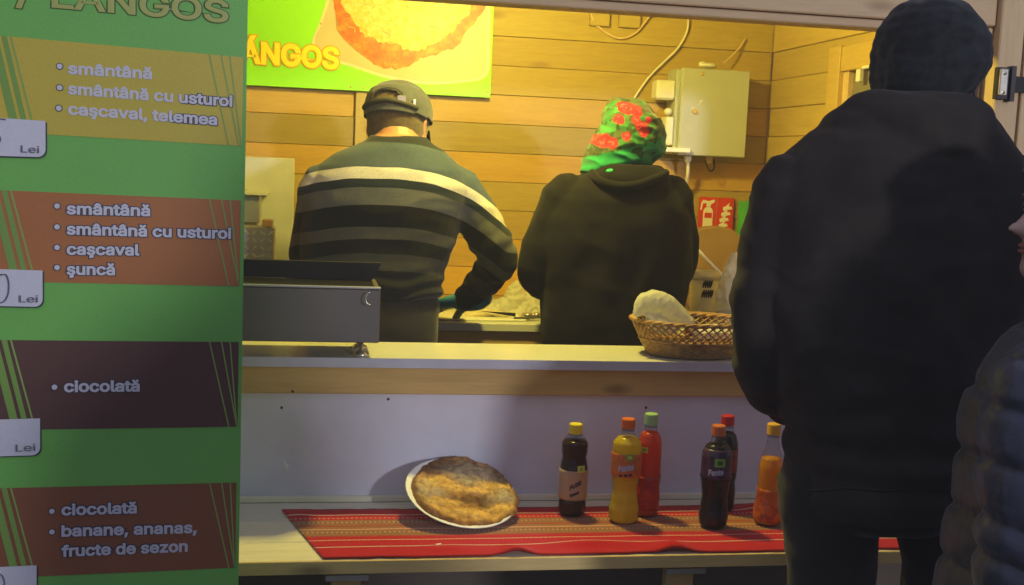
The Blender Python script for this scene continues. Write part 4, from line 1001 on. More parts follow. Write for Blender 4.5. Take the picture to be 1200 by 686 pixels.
mk('sign_divider', box2((FX(.492), 3.7247, FZ(.02)), (FX(.505), 3.7259, FZ(.98))), M['plank'], fs)
for k, (u, v_) in enumerate([(.60, .10), (.62, .28), (.66, .46), (.70, .64)]):
    fpl([(u, v_-.05), (u+.26, v_+.02), (u+.22, v_+.10), (u+.14, v_+.10), (u+.18, v_+.22), (u+.06, v_+.10), (u-.02, v_+.06)])
# stainless unit at the far left and the box on it
a, c = at(345, 186, 3.62), at(345, 300, 3.62)
su = empty('steel_unit', (a.x-.15, 3.68, 1.03), 'tall pale stainless steel unit against the wall behind the banner edge', 'kitchen unit')
st2 = pbr('satin_stainless', (.58, .59, .52), .4, .25, var=.12, vs=6, bump=.08, bs=120)
mk('back_sheet', box2((a.x-.42, 3.66, 1.031), (a.x, 3.70, a.z)), st2, su, bevel=.003)
e = at(313, 226, 3.5); mk('ledge', box2((a.x-.42, 3.50, e.z-.010), (e.x, 3.6595, e.z)), st2, su, bevel=.002)
q = at(304, 262, 3.52); mk('control_box', box2((a.x-.42, 3.52, q.z), (q.x, 3.6595, e.z-.011)), M['steel'], su, bevel=.003)
q0, q1 = at(322, 267, 3.40), at(322, 300, 3.40)
tb = mk('tread_box', box2((q0.x-.3, 3.38, 1.031), (q0.x, 3.49, q0.z)), M['steel'], su, bevel=.003)
for i in range(9):
    for j in range(5):
        px_, pz_ = q0.x-.012-i*.022, q0.z-.015-j*.022
        mk('raised_bar', box((px_, 3.3785, pz_), (.016, .004, .005), ry=radians(45 if (i+j) % 2 else -45)), st2, tb)
q = at(314, 263, 3.45); mk('corner_bracket', box((q.x, 3.42, q0.z+.012), (.03, .05, .02)), M['rail'], su, bevel=.001)

# ================================================================== griddle on the counter
gx1 = .152
gd = empty('countertop_griddle', (-.1, 2.62, 1.048), 'grey steel countertop griddle with a black splash guard beside the banner', 'griddle')
gb = mk('griddle_body', box2((-.62, 2.515, 1.090), (gx1, 2.73, 1.209)), M['steel_front'], gd, bevel=.0025)
mk('hot_plate', box2((-.60, 2.522, 1.2095), (gx1-.012, 2.70, 1.214)), M['black'], gd, bevel=.002)
mk('front_lip', box2((-.62, 2.513, 1.2095), (gx1, 2.521, 1.2145)), M['steel'], gd, bevel=.001)
a = at(447, 308, 2.65)
mk('splash_guard', plate([(-.62, 2.656, 1.2145), (gx1-.012, 2.656, 1.2145), (a.x, 2.64, a.z), (-.62, 2.64, a.z)], .004, (0, 1, .2)), M['rubber'], gd)
mk('guard_bracket', box2((gx1-.03, 2.662, 1.2145), (gx1-.02, 2.69, 1.25)), M['darksteel'], gd)
hx_ = at(433, 350, 2.497)
mk('curved_handle', tube([hx_+Vector((.008*cos(t_), -.002, .013*sin(t_))) for t_ in [radians(q) for q in range(90, 281, 19)]], .0012, 6), chrome, gd, smooth=True)
for x in (gx1-.035, -.58):
    for y in (2.60, 2.70): mk('foot', lathe((x, y, 1.0475), [(0, .017), (.004, .018), (.010, .010), (.014, .005), (.045, .005)], 16), chrome, gd, smooth=True)
# ================================================================== wicker basket with a plastic bag
bc = Vector((.925, 2.672, 1.0475)); bt_ = empty('wicker_basket', bc, 'oval wicker basket on the counter in front of the customer', 'basket')
wick = pbr('wicker', (.42, .24, .09), .55, var=.35, vs=60, bump=.3, bs=300)
wick2 = pbr('wicker_dark', (.26, .12, .05), .55, var=.3, vs=60)
A0, B0, A1, B1, HB = .105, .075, .155, .115, .085
def bp2(t_, k, gr=0):
    return bc+Vector(((A0+(A1-A0)*k**.8+gr)*cos(t_), (B0+(B1-B0)*k**.8+gr)*sin(t_), .003+HB*k))
for nm, k0, k1, cnt in (('weave', .42, .97, 44),):
    L = []
    for i in range(cnt):
        for s in (-1, 1):
            t0 = 2*pi*i/cnt; L.append(tube([bp2(t0+s*.26*(k-k0)/(k1-k0)*1.6, k, .001*s) for k in (k0, .55, .68, .82, k1)], .0021, 5, 1, round_ends=False))
    mk('weave', join(*L), wick, bt_, smooth=True)
L = []
for r_ in range(8):
    k = .02+r_*.055
    L.append(tube([bp2(2*pi*j/72, k, .0022*(1 if (j+r_) % 2 else -1)) for j in range(73)], .0030, 5, round_ends=False))
mk('woven_wall', join(*L), wick, bt_, smooth=True)
mk('lining', rings([ellring(bc+Vector((0, 0, .002+HB*k)), A0-.004+(A1-A0)*k**.8, B0-.004+(B1-B0)*k**.8, 40) for k in (0, .2, .45)]), wick2, bt_, smooth=True)
L = []
for s in (0, 1, 2):
    L.append(tube([bp2(2*pi*j/96, .985+.03*sin(j*.75+s*2.1), .004*cos(j*.75+s*2.1)) for j in range(97)], .0034, 6, round_ends=False))
L.append(tube([bp2(2*pi*j/72, .44, .002) for j in range(73)], .0036, 6, round_ends=False))
mk('rim', join(*L), wick, bt_, smooth=True)
film, t, b = newmat('thin_plastic_film'); b.inputs['Base Color'].default_value = (.80, .80, .72, 1); setp(b, Roughness=.28)
tl = nd(t, 'ShaderNodeBsdfTranslucent'); tl.inputs[0].default_value = (.82, .82, .74, 1); mx = nd(t, 'ShaderNodeMixShader'); mx.inputs[0].default_value = .45
t.links.new(b.outputs[0], mx.inputs[1]); t.links.new(tl.outputs[0], mx.inputs[2])
tr = nd(t, 'ShaderNodeBsdfTransparent'); mx2 = nd(t, 'ShaderNodeMixShader'); mx2.inputs[0].default_value = .80
t.links.new(tr.outputs[0], mx2.inputs[1]); t.links.new(mx.outputs[0], mx2.inputs[2]); t.links.new(mx2.outputs[0], t.nodes['Material Output'].inputs[0])
bumpn(t, b, noisen(t, coords(t), 45, 4, .6, 1.5), .6, .004)
def crumple(name, label, cat, vf, mat, vox=.004, amp=.008, sc=22, origin=None, parent=None, sm=2):
    def d(p, n):
        q = p*sc; return amp*(.7*noise.noise(q)+.9*(1-2.6*abs(noise.noise(q*1.5+Vector((3, 1, 2))))) - .5 + .35*(1-3*abs(noise.noise(q*3.5))))
    if parent is None:
        h = empty('tmp', origin, None, None); o = remeshed(name, vf, vox, mat, h, sm, d)
        wl_ = W(o); o.parent = None; o.location = origin; bpy.data.objects.remove(h)
    else: o = remeshed(name, vf, vox, mat, parent, sm, d)
    if label: tag(o, label, cat)
    return o
def sizedsec(y, a, c, Y, d=.03): return sec(y, a, c, Y, d, d, 2.1)
Yb = 2.64
bagv = tube([at(748, 366, Yb-.01), at(757, 357, Yb), at(771, 358, Yb+.01), at(786, 366, Yb+.015), at(800, 376, Yb+.01), at(811, 384, Yb)], [.013, .031, .035, .032, .024, .012], 20, 4)
bag = crumple('plastic_bag', 'crumpled white plastic bag lying on the left rim of the basket', 'plastic bag', join(bagv, tube([at(760, 372, Yb-.02), at(775, 382, Yb-.02), at(790, 386, Yb-.01)], [.010, .022, .012], 14, 3)), film, .0030, .0034, 15, at(780, 385, Yb))
pk = mk('food_packet', join(*[box(at(x, y, 2.66)+Vector((0, 0, 0)), (.05, .03, .028), rz=r_, ry=r_*.6) for x, y, r_ in ((815, 388, .3),)]), pbr('red_packet', (.42, .09, .03), .4, var=.4, vs=40), None, origin=at(815, 388, 2.66), bevel=.006, smooth=True)
tag(pk, 'small red and orange packet lying inside the wicker basket', 'packet')
mk('parcel', box((.965, 2.69, 1.10), (.12, .10, .03), .2), M['cream'], None, origin=(.965, 2.69, 1.085), bevel=.008); tag(bpy.data.objects['parcel'], 'folded pale paper parcel inside the wicker basket beside the packet', 'paper parcel')
# clear tray behind the basket
ty = 2.84
# things on the bench behind
Yk = 3.36
bk = empty('bucket', (at(826, 358, Yk).x, Yk, 1.031), 'clear plastic bucket with a cream rim and dark print behind the basket', 'bucket')
bx = at(826, 320, Yk).x; rb = (at(843, 320, Yk).x-at(809, 320, Yk).x)/2; zt_ = at(826, 318, Yk).z; zr = at(826, 327, Yk).z
clr = glasslike('cloudy_plastic', (.80, .78, .66), .3, .82)
mk('bucket_wall', lathe((bx, Yk, 1.031), [(0, rb*.78), (.004, rb*.82), (zr-1.031, rb*.95), (zr-1.031, rb*.92), (.008, rb*.76)], 28), clr, bk, smooth=True)
mk('bucket_rim', lathe((bx, Yk, zr), [(0, rb), (zt_-zr, rb*1.04), (zt_-zr+.002, rb*.9), (0, rb*.93)], 28), M['cream'], bk, smooth=True)
mk('bucket_contents', lathe((bx, Yk, 1.036), [(0, rb*.7), (.06, rb*.78), (.085, rb*.5), (.088, .01)], 20), pbr('bucket_food', (.62, .58, .42), .6, var=.4, vs=50), bk, smooth=True)
ang = lambda u: -pi/2+u
for k in range(9):   # smudged dark print, letters not readable in the photograph
    u = -.45+.16*(k % 5)+.05*(k//5); z_ = 1.031+.085+.030*(k//5)
    pts = [Vector((bx+(rb*.955)*cos(ang(u+du)), Yk+(rb*.955)*sin(ang(u+du)), z_+dz)) for du, dz in ((0, 0), (.05, .016), (.10, .004), (.14, .02))]
    mk('print_mark', tube(pts, .0026, 5, 2, .4), M['rubber'], bk)
la = cable('x', [(812, 286, 3.52), (828, 304, 3.46), (848, 324, 3.40)], .0050, M['cream'], 2); la.name = 'ladle'; tag(la, 'pale wooden spoon handle slanting above the bucket', 'spoon')
trv = join(*[box(at(822, y, 3.30), (.17, .09, .010)) for y in (368, 376)])
o = mk('food_tray', trv, glasslike('tray_plastic', (.6, .55, .35), .3, .6), None, origin=at(822, 380, 3.30), bevel=.003); tag(o, 'stack of shallow clear plastic trays below the bucket', 'tray')
kp = [at(812, 330, 3.62), at(814, 285, 3.62), at(819, 270, 3.62), at(836, 266, 3.62), at(852, 267, 3.62), at(866, 275, 3.62), at(872, 292, 3.62), at(876, 330, 3.62)]
kb, kt = 1.031, None
kpv = plate(smoothpoly([Vector((kp[0].x, 3.62, 1.031))]+kp+[Vector((kp[-1].x, 3.62, 1.031))], 3), .055, (0, 1, 0))
kraft = pbr('kraft_paper', (.36, .22, .085), .75, var=.12, vs=10, bump=.3, bs=40)
kv = ([Vector((p.x, p.y, max(p.z, 1.031))) for p in kpv[0]], kpv[1])
o = mk('paper_sack', kv, kraft, None, origin=(kp[3].x, 3.64, 1.031), bevel=.004); tag(o, 'brown paper sack standing on the bench below the red sign', 'paper sack')
pb = crumple('plastic_bag', 'tall knotted clear plastic bag standing beside the customer sleeve', 'plastic bag',
     rings([sec(y, a, c, 3.18, d, d, 2.1) for y, a, c, d in [(297, 856, 864, .008), (303, 852, 872, .02), (320, 847, 884, .035), (340, 842, 890, .045), (362, 838, 892, .05), (385, 838, 892, .05), (392, 842, 888, .045)]]), film, .005, .010, 18, at(865, 394, 3.18))
gg = at(868, 236, 3.70), at(892, 236, 3.70), at(886, 300, 3.70), at(864, 285, 3.70)
V = []; Fc = []
for i in range(17):
    for j in range(9):
        k, l = i/16, j/8; p = gg[0].lerp(gg[1], l).lerp(gg[3].lerp(gg[2], l), k); p = Vector((p.x, 3.712+.012*sin(l*14)*k-.01*k, p.z)); V.append(p)
for i in range(16):
    for j in range(8): a = i*9+j; Fc.append((a, a+1, a+10, a+9))
o = mk('green_cloth', (V, Fc), pbr('bright_green_cloth', (.07, .40, .06), .8, var=.15), None, origin=gg[0], smooth=True); tag(o, 'bright green cloth hanging on the wall behind the customer shoulder', 'cloth')
mo = o.modifiers.new('thick', 'SOLIDIFY'); mo.thickness = .003
# between the two vendors: bag of flour, dough, lids
o = crumple('plastic_bag', 'crumpled clear plastic bag peaked between the two vendors', 'plastic bag',
    rings([sec(y, a, c, 3.48, d, d, 2.0) for y, a, c, d in [(330, 601, 606, .006), (340, 596, 612, .018), (350, 588, 630, .035), (358, 566, 642, .045), (366, 550, 646, .05), (372, 546, 648, .05)]]), film, .0045, .009, 24, at(600, 372, 3.48))
o = crumple('dough_piece', 'flat piece of raw dough on the bench beside the gloved hand', 'dough', tube([at(551, 369, 3.38), at(570, 367, 3.38), at(592, 369, 3.38)], [.018, .022, .016], 16, 3, .45), pbr('raw_dough', (.74, .62, .36), .7, var=.1, vs=30), .004, .003, 30, at(570, 371, 3.38))
o = mk('flour_board', box((at(560, 374, 3.39).x, 3.39, 1.0335), (.26, .16, .006), .05), M['cream'], None, origin=(at(560, 374, 3.39).x, 3.39, 1.031), bevel=.002); tag(o, 'thin pale board dusted with flour under the dough', 'board')
k0 = at(588, 369, 3.36)
o = mk('knife', join(tube([at(604, 373, 3.33), at(635, 372, 3.33)], .006, 8, 1, .6), plate([at(560, 366, 3.36)+Vector((0, 0, .004)), at(604, 371, 3.34)+Vector((0, 0, .010)), at(604, 373, 3.34)+Vector((0, 0, .004))], .001, (0, 1, .2))), M['black'], None, origin=at(610, 373, 3.33)); tag(o, 'kitchen knife with black handle lying beside the dough', 'knife')
for i, (x, y, r_) in enumerate(((620, 364, .018), (630, 368, .014))):
    p = at(x, y, 3.34); o = mk('jar_lid', lathe((p.x, 3.36, 1.031), [(0, r_), (.018, r_), (.020, r_*.85)], 20), chrome, None, origin=(p.x, 3.36, 1.031), smooth=True)
    tag(o, ['shiny small metal jar left of the hoodie elbow', 'smallest shiny metal jar touching the hoodie elbow'][i], 'jar')

# ================================================================== runner cloth on the shelf
c0, c1, c2, c3 = onz(330, 599, .709), onz(379, 656, .709), Vector((1.47, 2.214, .709)), Vector((1.40, 2.535, .709))
V = []; Fc = []; NU, NV = 220, 44
for i in range(NU+1):
    for j in range(NV+1):
        u, v_ = i/NU, j/NV
        p = c0.lerp(c3, u).lerp(c1.lerp(c2, u), v_)
        h = .0016+.0012*noise.noise(Vector((p.x*9, p.y*9, 0)))+.0006
        for (wx, wy, amp, sx, sy_) in ((onz(600, 640, .708).x, 2.225, .014, .03, .025), (onz(778, 632, .708).x, 2.235, .015, .035, .03), (onz(690, 630, .708).x, 2.27, .007, .09, .018), (onz(890, 592, .708).x, 2.50, .012, .05, .03), (onz(520, 634, .708).x, 2.255, .004, .05, .02), (onz(350, 600, .708).x, 2.50, .005, .03, .03)):
            h += amp*exp(-((p.x-wx)/sx)**2-((p.y-wy)/sy_)**2)
        wv = .006*noise.noise(Vector((p.x*5, j*.0, 3)))*(1 if j > NV-4 else .5) + (.004*noise.noise(Vector((p.x*30, 1, 3))) if j in (0, NV) else 0)
        V.append(Vector((p.x, max(p.y+wv, 2.2085), .7092+max(h, .0008))))
for i in range(NU):
    for j in range(NV): a = i*(NV+1)+j; Fc.append((a, a+1, a+NV+2, a+NV+1))
rm, t, b = newmat('woven_runner')
uvn = nd(t, 'ShaderNodeUVMap'); sx_ = nd(t, 'ShaderNodeSeparateXYZ'); t.links.new(uvn.outputs[0], sx_.inputs[0])
R_, D_, Tn, Or, Pk, Wt_ = (.58, .012, .016), (.30, .008, .012), (.36, .17, .075), (.46, .07, .03), (.72, .30, .22), (.74, .62, .50)
st = [(0, D_), (.02, R_), (.13, Wt_), (.145, R_), (.20, Or), (.215, R_), (.25, Tn), (.29, (.30, .09, .04)), (.305, Tn), (.36, Or), (.385, Tn), (.43, Pk), (.455, Tn), (.50, (.34, .10, .04)), (.515, Tn), (.575, Or), (.60, R_), (.66, Pk), (.675, R_), (.79, Wt_), (.803, R_), (.97, D_)]
base = ramp(t, sx_.outputs[1], st, 'CONSTANT')
def math_(op, a, b_=None):
    n = nd(t, 'ShaderNodeMath', operation=op)
    for k, q in enumerate((a, b_)):
        if q is None: continue
        if isinstance(q, (int, float)): n.inputs[k].default_value = q
        else: t.links.new(q, n.inputs[k])
    return n.outputs[0]
dots = math_('GREATER_THAN', math_('SINE', math_('MULTIPLY', sx_.outputs[0], 900.0)), 0.1)
zone = ramp(t, sx_.outputs[1], [(0, (0, 0, 0)), (.20, (1, 1, 1)), (.215, (0, 0, 0)), (.29, (1, 1, 1)), (.305, (0, 0, 0)), (.43, (.5,)*3), (.455, (0, 0, 0)), (.50, (1, 1, 1)), (.515, (0, 0, 0)), (.66, (1, 1, 1)), (.675, (0, 0, 0))], 'CONSTANT')
fac = math_('MULTIPLY', dots, zone)
c = mix(t, fac, base, (.70, .45, .30))
thr = noisen(t, coords(t, (220, 900, 1)), 1, 2); c = mix(t, .35, c, ramp(t, thr, [(.3, (.25, .2, .2)), (.7, (1, 1, 1))]), 'MULTIPLY')
t.links.new(c, b.inputs['Base Color']); setp(b, Roughness=.95, Specular_IOR_Level=.1, Sheen_Weight=.15); bumpn(t, b, thr, .5, .001)
rn = mk('table_runner', (V, Fc), None, None, origin=(c0+c2)/2, smooth=True); rn.data.materials.append(rm)
uvl = rn.data.uv_layers.new(name='UVMap'); 
for li, lp_ in enumerate(rn.data.loops):
    vi = lp_.vertex_index; uvl.data[li].uv = ((vi//(NV+1))/NU, (vi % (NV+1))/NV)
mo = rn.modifiers.new('thick', 'SOLIDIFY'); mo.thickness = .0014; mo.offset = -1
tag(rn, 'red woven runner with tan and pink stripes along the low shelf', 'table runner')
o = mk('paper_scrap', box(onz(514, 638, .7125), (.012, .005, .0015), .4), M['white'], None, origin=onz(514, 638, .712)); tag(o, 'tiny white scrap on the runner in front of the plate', 'scrap')

# ================================================================== plate and fried dough leaning on the panel
front = onz(545, 625, .712); tilt = radians(20.5); R_p = .1265
cpl = Vector((front.x+.004, front.y+R_p*cos(tilt)*1.0, .7125+R_p*sin(tilt)+.002))
PX = Vector((cos(radians(-7)), 0, sin(radians(-7)))); PYv = Vector((0, cos(tilt), sin(tilt))); PX = (PX-PYv*PX.dot(PYv)).normalized(); PN = PX.cross(PYv)
def disc(c, r, h, n=56): return [c+(PX*cos(2*pi*j/n)+PYv*sin(2*pi*j/n))*r+PN*h for j in range(n)]
plm = pbr('white_paper_plate', (.80, .80, .80), .4, var=.03)
o = mk('plate', rings([disc(cpl, r, h) for r, h in [(.088, -.003), (.092, -.003), (.105, .004), (.124, .008), (.1265, .010), (.124, .0105), (.103, .0065), (.09, .000), (.03, .0)]]), plm, None, origin=cpl, smooth=True)
tag(o, 'round white plate leaning against the panel on the red runner', 'plate')
lm, t, b = newmat('fried_dough_crust'); v = coords(t)
n2 = noisen(t, v, 70, 4, .6); n3 = noisen(t, v, 190, 3, .6)
at2 = nd(t, 'ShaderNodeAttribute', attribute_name='col')
c = mix(t, .6, at2.outputs['Color'], ramp(t, n2, [(.34, (.34, .26, .2)), (.58, (1.15, 1.12, 1.05))]), 'MULTIPLY')
c = mix(t, .35, c, ramp(t, n3, [(.3, (.45, .4, .35)), (.6, (1, 1, 1))]), 'MULTIPLY')
t.links.new(c, b.inputs['Base Color']); setp(b, Roughness=.62, Specular_IOR_Level=.3); bumpn(t, b, n2, .35, .002)
def onplate(px, py):
    d = ray(px, py); q0 = cpl+PN*.012; q = CAM + d*((q0-CAM).dot(PN)/d.dot(PN)); q = q-q0; return q.dot(PX), q.dot(PYv)
OL = [(482, 572), (486, 556), (498, 542), (515, 535), (540, 534), (565, 541), (588, 554), (602, 571), (609, 587), (605, 599), (590, 610), (562, 616), (532, 613), (507, 604), (489, 591)]
PL = [onplate(*q) for q in OL]; lx, ly = sum(q[0] for q in PL)/len(PL), sum(q[1] for q in PL)/len(PL)
PA = sorted([(math.atan2(q[1]-ly, q[0]-lx) % (2*pi), math.hypot(q[0]-lx, q[1]-ly)) for q in PL])
def outline(a):
    a %= 2*pi; Q = [(PA[-1][0]-2*pi, PA[-1][1])]+PA+[(PA[0][0]+2*pi, PA[0][1])]
    for (a0, r0_), (a1, r1_) in zip(Q[:-1], Q[1:]):
        if a0 <= a <= a1:
            k = (a-a0)/(a1-a0); k = k*k*(3-2*k); return (r0_+(r1_-r0_)*k)*(1+.03*noise.noise(Vector((cos(a)*4, sin(a)*4, 5)))+.02*noise.noise(Vector((cos(a)*11, sin(a)*11, 5))))
    return .12
def blob(px, py, rx, ry):
    x, y = onplate(px, py); x1_, _ = onplate(px+rx, py); _, y1_ = onplate(px, py-ry); return (x-lx, y-ly, abs(x1_-x), abs(y1_-y))
blist = [blob(552, 558, 30, 13), blob(503, 578, 17, 15), blob(590, 583, 13, 9)]          # pale raised blisters
gold = [blob(500, 598, 28, 5), blob(555, 604, 40, 6), blob(590, 598, 22, 5), blob(540, 575, 40, 4), blob(520, 590, 22, 4), blob(582, 571, 22, 4), blob(515, 566, 14, 4)]
dark_ = [blob(568, 588, 24, 8), blob(590, 562, 18, 9), blob(512, 547, 26, 6), blob(540, 588, 16, 5), blob(600, 576, 9, 8)]
def bsum(L, x, y): return max(exp(-(((x-bx_)/rx_)**2+((y-by_)/ry_)**2)) for bx_, by_, rx_, ry_ in L)
V = []; Fc = []; nr, nt = 64, 160; cl = []
lc = cpl+PX*lx+PYv*ly+PN*.004
for lay in (0, 1):
    for i in range(nr+1):
        for j in range(nt):
            a = 2*pi*j/nt; k = i/nr; r = outline(a)*k
            x, y = r*cos(a), r*sin(a); q = Vector((x*24, y*24, 7))
            qx = x+.013*noise.noise(q*1.3); qy = y+.013*noise.noise(q*1.3+Vector((9, 3, 1)))
            B_, G_, D_2 = bsum(blist, qx, qy), bsum(gold, qx, qy), bsum(dark_, qx, qy)
            hgt = .006+.005*noise.noise(q*.8)+.0045*noise.noise(q*2)+.0026*noise.noise(q*5)+.010*B_+.005*G_-.004*D_2+.003*gs(k, .93, .05)
            if k > .9: hgt *= max(0, (1-k)*10)**.5
            V.append(lc+PX*x+PYv*y+PN*((.003+hgt) if lay == 0 else .004*k**4))
            if lay == 0:
                n_ = noise.noise(q*1.1); c_ = Vector((.44, .215, .055)) if n_ > -.05 else Vector((.27, .105, .026))
                c_ = c_.lerp(Vector((.12, .048, .014)), min(1, D_2*1.25)); c_ = c_.lerp(Vector((.44, .36, .24)), min(.9, B_*1.3)); c_ = c_.lerp(Vector((.74, .45, .11)), min(.9, G_*1.2))
                c_ = c_.lerp(Vector((.22, .095, .025)), max(0, min(.85, (k-.88)*10))*(.8+.4*noise.noise(q*3)))
            else: c_ = Vector((.16, .07, .02))
            cl.append(c_)
for lay in (0, 1):
    o_ = lay*(nr+1)*nt
    for i in range(nr):
        for j in range(nt):
            k = (j+1) % nt; Fc.append((o_+i*nt+j, o_+i*nt+k, o_+(i+1)*nt+k, o_+(i+1)*nt+j))
for j in range(nt):
    k = (j+1) % nt; Fc.append((nr*nt+j, nr*nt+k, (nr+1)*nt+nr*nt+k, (nr+1)*nt+nr*nt+j))
o = mk('fried_dough', (V, Fc), lm, None, origin=lc, smooth=True); at_ = o.data.attributes.new('col', 'FLOAT_COLOR', 'POINT')
for i, e_ in enumerate(cl): at_.data[i].color = (max(0, e_[0]), max(0, e_[1]), max(0, e_[2]), 1)
tag(o, 'round golden brown fried dough bread lying on the leaning white plate', 'fried dough')

# ================================================================== soft drink bottles
shell = glasslike('clear_bottle_plastic', (.10, .10, .11), .06, .10, (.96, .97, .97))
stick_g = pbr('green_price_sticker', (.20, .48, .06), .45, var=.05); stick_y = pbr('yellow_sticker', (.62, .66, .12), .45, var=.05)
def prof_at(pr, f):
    for (a, ra), (b_, rb_) in zip(pr[:-1], pr[1:]):
        if f <= b_: 
            k = (f-a)/(b_-a); k = k*k*(3-2*k); return ra+(rb_-ra)*k
    return pr[-1][1]
def bottle(label, px, py, ptop, pr, liq, cap, capf=.90, level=.80, lab=None, labels=None, sticker=None, wave=0):
    p = onz(px, py, .712); h = at(px, ptop, p.y).z-.712; base = Vector((p.x, p.y+.028, .7122))
    r0 = empty('soda_bottle', base, label, 'bottle', 'soft drink bottles on the runner')
    N = 60; P = lambda f, g=0: max(.004, prof_at(pr, f)+g)
    F_ = [i/N*capf for i in range(N+1)]
    mk('bottle_shell', lathe(base, [(0, P(0)*.8)]+[(f*h+.001, P(f)) for f in F_]+[(capf*h+.0012, .0125)], 36), shell, r0, smooth=True)
    FL = [f for f in F_ if f <= level]
    mk('drink', lathe(base, [(.0012, P(0)*.74)]+[(f*h+.0022, P(f, -.0013)) for f in FL]+[(level*h+.003, .003)], 36), liq, r0, smooth=True)
    z0, z1 = capf*h+.002, h
    R = []
    for z_, r_, rib in ((z0, .0150, 0), (z0+.003, .0152, 0), (z0+.0032, .0150, 1), (z1-.002, .0148, 1), (z1, .0135, 0), (z1, .003, 0)):
        R.append([base+Vector(((r_+(.0005*(j % 2) if rib else 0))*cos(2*pi*j/48), (r_+(.0005*(j % 2) if rib else 0))*sin(2*pi*j/48), z_)) for j in range(48)])
    mk('cap', rings(R), cap, r0, smooth=False)
    mk('neck_ring', lathe(base, [(z0-.006, .0128), (z0-.0055, .0152), (z0-.004, .0152), (z0-.0035, .0128)], 28), shell, r0, smooth=True)
    if lab:
        f0, f1, m_ = lab; Q = [f0+(f1-f0)*i/12 for i in range(13)]
        lb = mk('label_wrap', lathe(base, [(f0*h, P(f0, .0002))]+[(f*h, P(f, .0007)) for f in Q]+[(f1*h, P(f1, .0002))], 40), m_, r0, smooth=True)
    def wrap2(nm, pts, f, m_, lift, a0=0):
        """small flat shape bent round the bottle, facing the camera side; pts in metres"""
        return pts
    ac = math.atan2(-base.y, -base.x)
    def onb(u, z_, g): rr = P(z_/h, g); an = ac+u/rr; return base+Vector((rr*cos(an), rr*sin(an), z_))
    for (s_, f, wd, ht, m_, sl, u0) in (labels or []):
        Vt, Ft = textverts(s_, .05); x0_ = min(v_.x for v_ in Vt); x1_ = max(v_.x for v_ in Vt)
        Wt = [onb((v_.x-x0_)/(x1_-x0_)*wd-wd/2+u0, f*h+v_.y*ht/.727+sl*((v_.x-x0_)/(x1_-x0_)-.5), .0014+(.0004 if v_.z > 0 else 0)) for v_ in Vt]
        mk('label_lettering', (Wt, Ft), m_, r0)
    if sticker:
        f, u0, sz, m1, m2 = sticker
        for k, (s1, mm_) in enumerate(((1.0, m1), (.45, m2))):
            rows = [[onb(u0+sz*s1*(i/6-.5), f*h+sz*s1*.8*(j/4-.5), .0016+.0005*k) for i in range(7)] for j in range(5)]
            Vv = [q for r_ in rows for q in r_]; Fv = [(j*7+i, j*7+i+1, (j+1)*7+i+1, (j+1)*7+i) for j in range(4) for i in range(6)]
            mk('price_sticker', (Vv, Fv), mm_, r0)
    return r0
def capmat(n, c): return pbr(n, c, .38, var=.04)
def labmat(n, c, c2, sc=30):
    m, t, b = newmat(n); q = noisen(t, coords(t), sc, 4, .6)
    t.links.new(ramp(t, q, [(.42, c), (.5, c2), (.56, c)]), b.inputs['Base Color']); setp(b, Roughness=.35); return m
contour = [(0, .027), (.03, .0335), (.12, .0345), (.20, .0310), (.32, .0275), (.40, .0300), (.48, .0325), (.50, .0330), (.68, .0330), (.70, .0335), (.76, .0325), (.81, .024), (.86, .0135), (1, .0125)]
straight = [(0, .0225), (.03, .0270), (.20, .0280), (.30, .0260), (.36, .0280), (.70, .0275), (.77, .024), (.84, .0145), (1, .0125)]
tea = [(0, .026), (.03, .0310), (.14, .0315), (.17, .0290), (.20, .0318), (.50, .0322), (.56, .0300), (.63, .0275), (.69, .0295), (.78, .0300), (.83, .024), (.88, .0160), (1, .0145)]
dark = [(0, .026), (.03, .0310), (.10, .0330), (.20, .0305), (.30, .0285), (.40, .0310), (.50, .0345), (.52, .0330), (.72, .0325), (.78, .028), (.84, .0165), (.88, .0125), (1, .0125)]
juice = [(0, .027), (.03, .0320), (.10, .0335), (.18, .0315), (.26, .0285), (.42, .0285), (.55, .0280), (.66, .0235), (.76, .0165), (.86, .0125), (1, .0125)]
blackink = pbr('label_black', (.02, .02, .03), .4); blueink = pbr('label_blue_white', (.42, .46, .62), .4)
bottle('iced tea bottle with a yellow cap and beige label, leftmost of the bottles', 673, 607, 500, tea, liquid('dark_tea', (.055, .012, .006), .3), capmat('yellow_cap', (.80, .66, .03)), .885, .82, (.185, .51, labmat('beige_label', (.42, .33, .24), (.52, .34, .16), 45)),
       [('FUZE', .34, .026, .012, blackink, .014, .006), ('tea', .25, .022, .010, blackink, .010, .004)], (.535, .018, .019, stick_y, stick_g))
bottle('yellow soda bottle with an orange cap and orange label', 734, 616, 494, contour, liquid('yellow_soda', (.95, .76, .006), .45), capmat('orange_cap', (.70, .16, .02)), .90, .815, (.46, .68, labmat('orange_label', (.62, .17, .02), (.42, .14, .04), 40)),
       [('Fanta', .53, .036, .017, blueink, .008, .0), ('•••', .47, .03, .014, blackink, .004, 0)], (.66, .008, .018, stick_g, stick_y))
bottle('red orange soda bottle with a pale green cap behind the yellow one', 761, 608, 488, straight, liquid('red_soda', (.90, .11, .03), .45), capmat('green_cap', (.34, .58, .26)), .885, .82, (.07, .40, labmat('dark_red_label', (.50, .03, .02), (.35, .02, .03), 25)),
       None, (.665, -.012, .017, stick_y, stick_g))
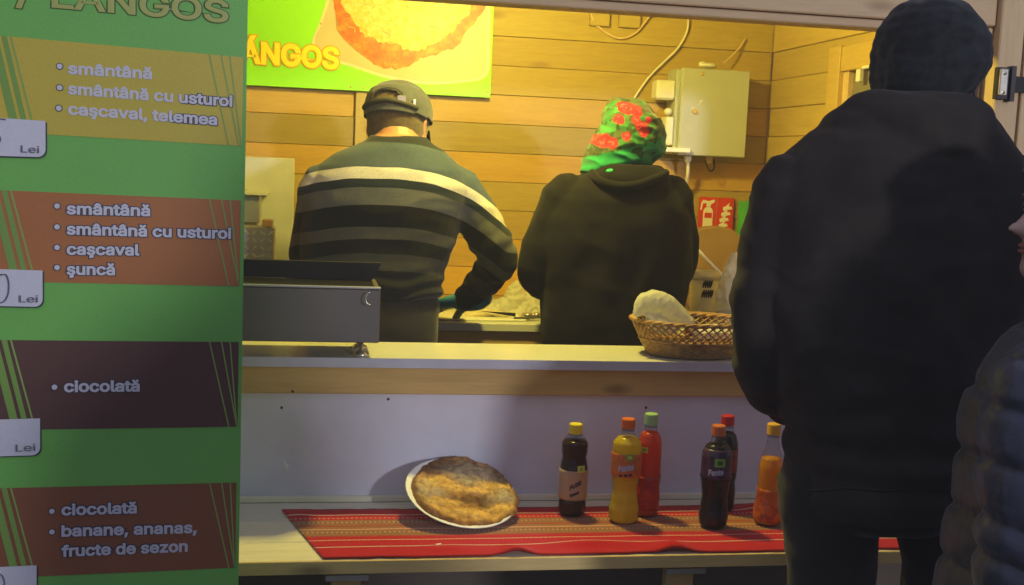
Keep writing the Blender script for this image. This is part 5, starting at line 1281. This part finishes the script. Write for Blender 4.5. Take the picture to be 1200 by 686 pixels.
bottle('dark grape soda bottle with an orange cap and purple label', 840, 622, 502, dark, liquid('grape_soda', (.018, .006, .012), .2), capmat('orange_cap_dark', (.62, .17, .05)), .895, .82, (.50, .78, labmat('purple_label', (.035, .014, .04), (.07, .03, .10), 30)),
       [('Fanta', .545, .034, .016, blueink, .004, 0)], (.665, .008, .024, stick_g, pbr('sticker_dark', (.04, .12, .02), .4)))
bottle('cola bottle with a red cap half hidden behind the grape soda', 851, 602, 490, straight, liquid('cola', (.022, .008, .006), .2), capmat('red_cap', (.55, .02, .03)), .89, .82, (.42, .66, labmat('deep_red_label', (.20, .02, .02), (.10, .02, .02))), None, None)
bottle('orange juice soda bottle with a yellow cap beside the customer leg', 905, 618, 500, juice, liquid('orange_soda', (.95, .46, .01), .45), capmat('yellow_orange_cap', (.80, .46, .04)), .885, .66, (.045, .36, labmat('amber_label', (.62, .15, .02), (.35, .06, .02), 18)), None, (.50, .024, .02, stick_g, stick_y))

# ================================================================== someone waiting beside the photographer, whose shadow falls on the banner and panel; a second added to shade the customer
for dx_, dy_, lb_ in ((-.13, -1.95, 'left of two bystanders in black jackets waiting beside the photographer'), (.38, -.95, 'right of two bystanders in black jackets, added out of view to shade the customer')):
    bys = cust.copy(); COL.objects.link(bys); bys.location = cust.location + Vector((dx_, dy_, 0)); bys['label'] = lb_; bys['group'] = 'bystanders waiting out of frame'
    for ch_ in list(cust.children):
        c_ = ch_.copy(); COL.objects.link(c_); c_.parent = bys

# ================================================================== cooking steam and night haze
hm = bpy.data.materials.new('haze_volume'); hm.use_nodes = True; t = hm.node_tree; t.nodes.clear()
vo_ = nd(t, 'ShaderNodeVolumePrincipled'); vo_.inputs['Color'].default_value = (.9, .9, .9, 1); vo_.inputs['Density'].default_value = .019; vo_.inputs['Anisotropy'].default_value = .1
ou = nd(t, 'ShaderNodeOutputMaterial'); t.links.new(vo_.outputs[0], ou.inputs['Volume'])
hz = mk('haze', box2((-6, -7, -1), (7, 6, 4)), hm); tag(hz, kind='stuff')
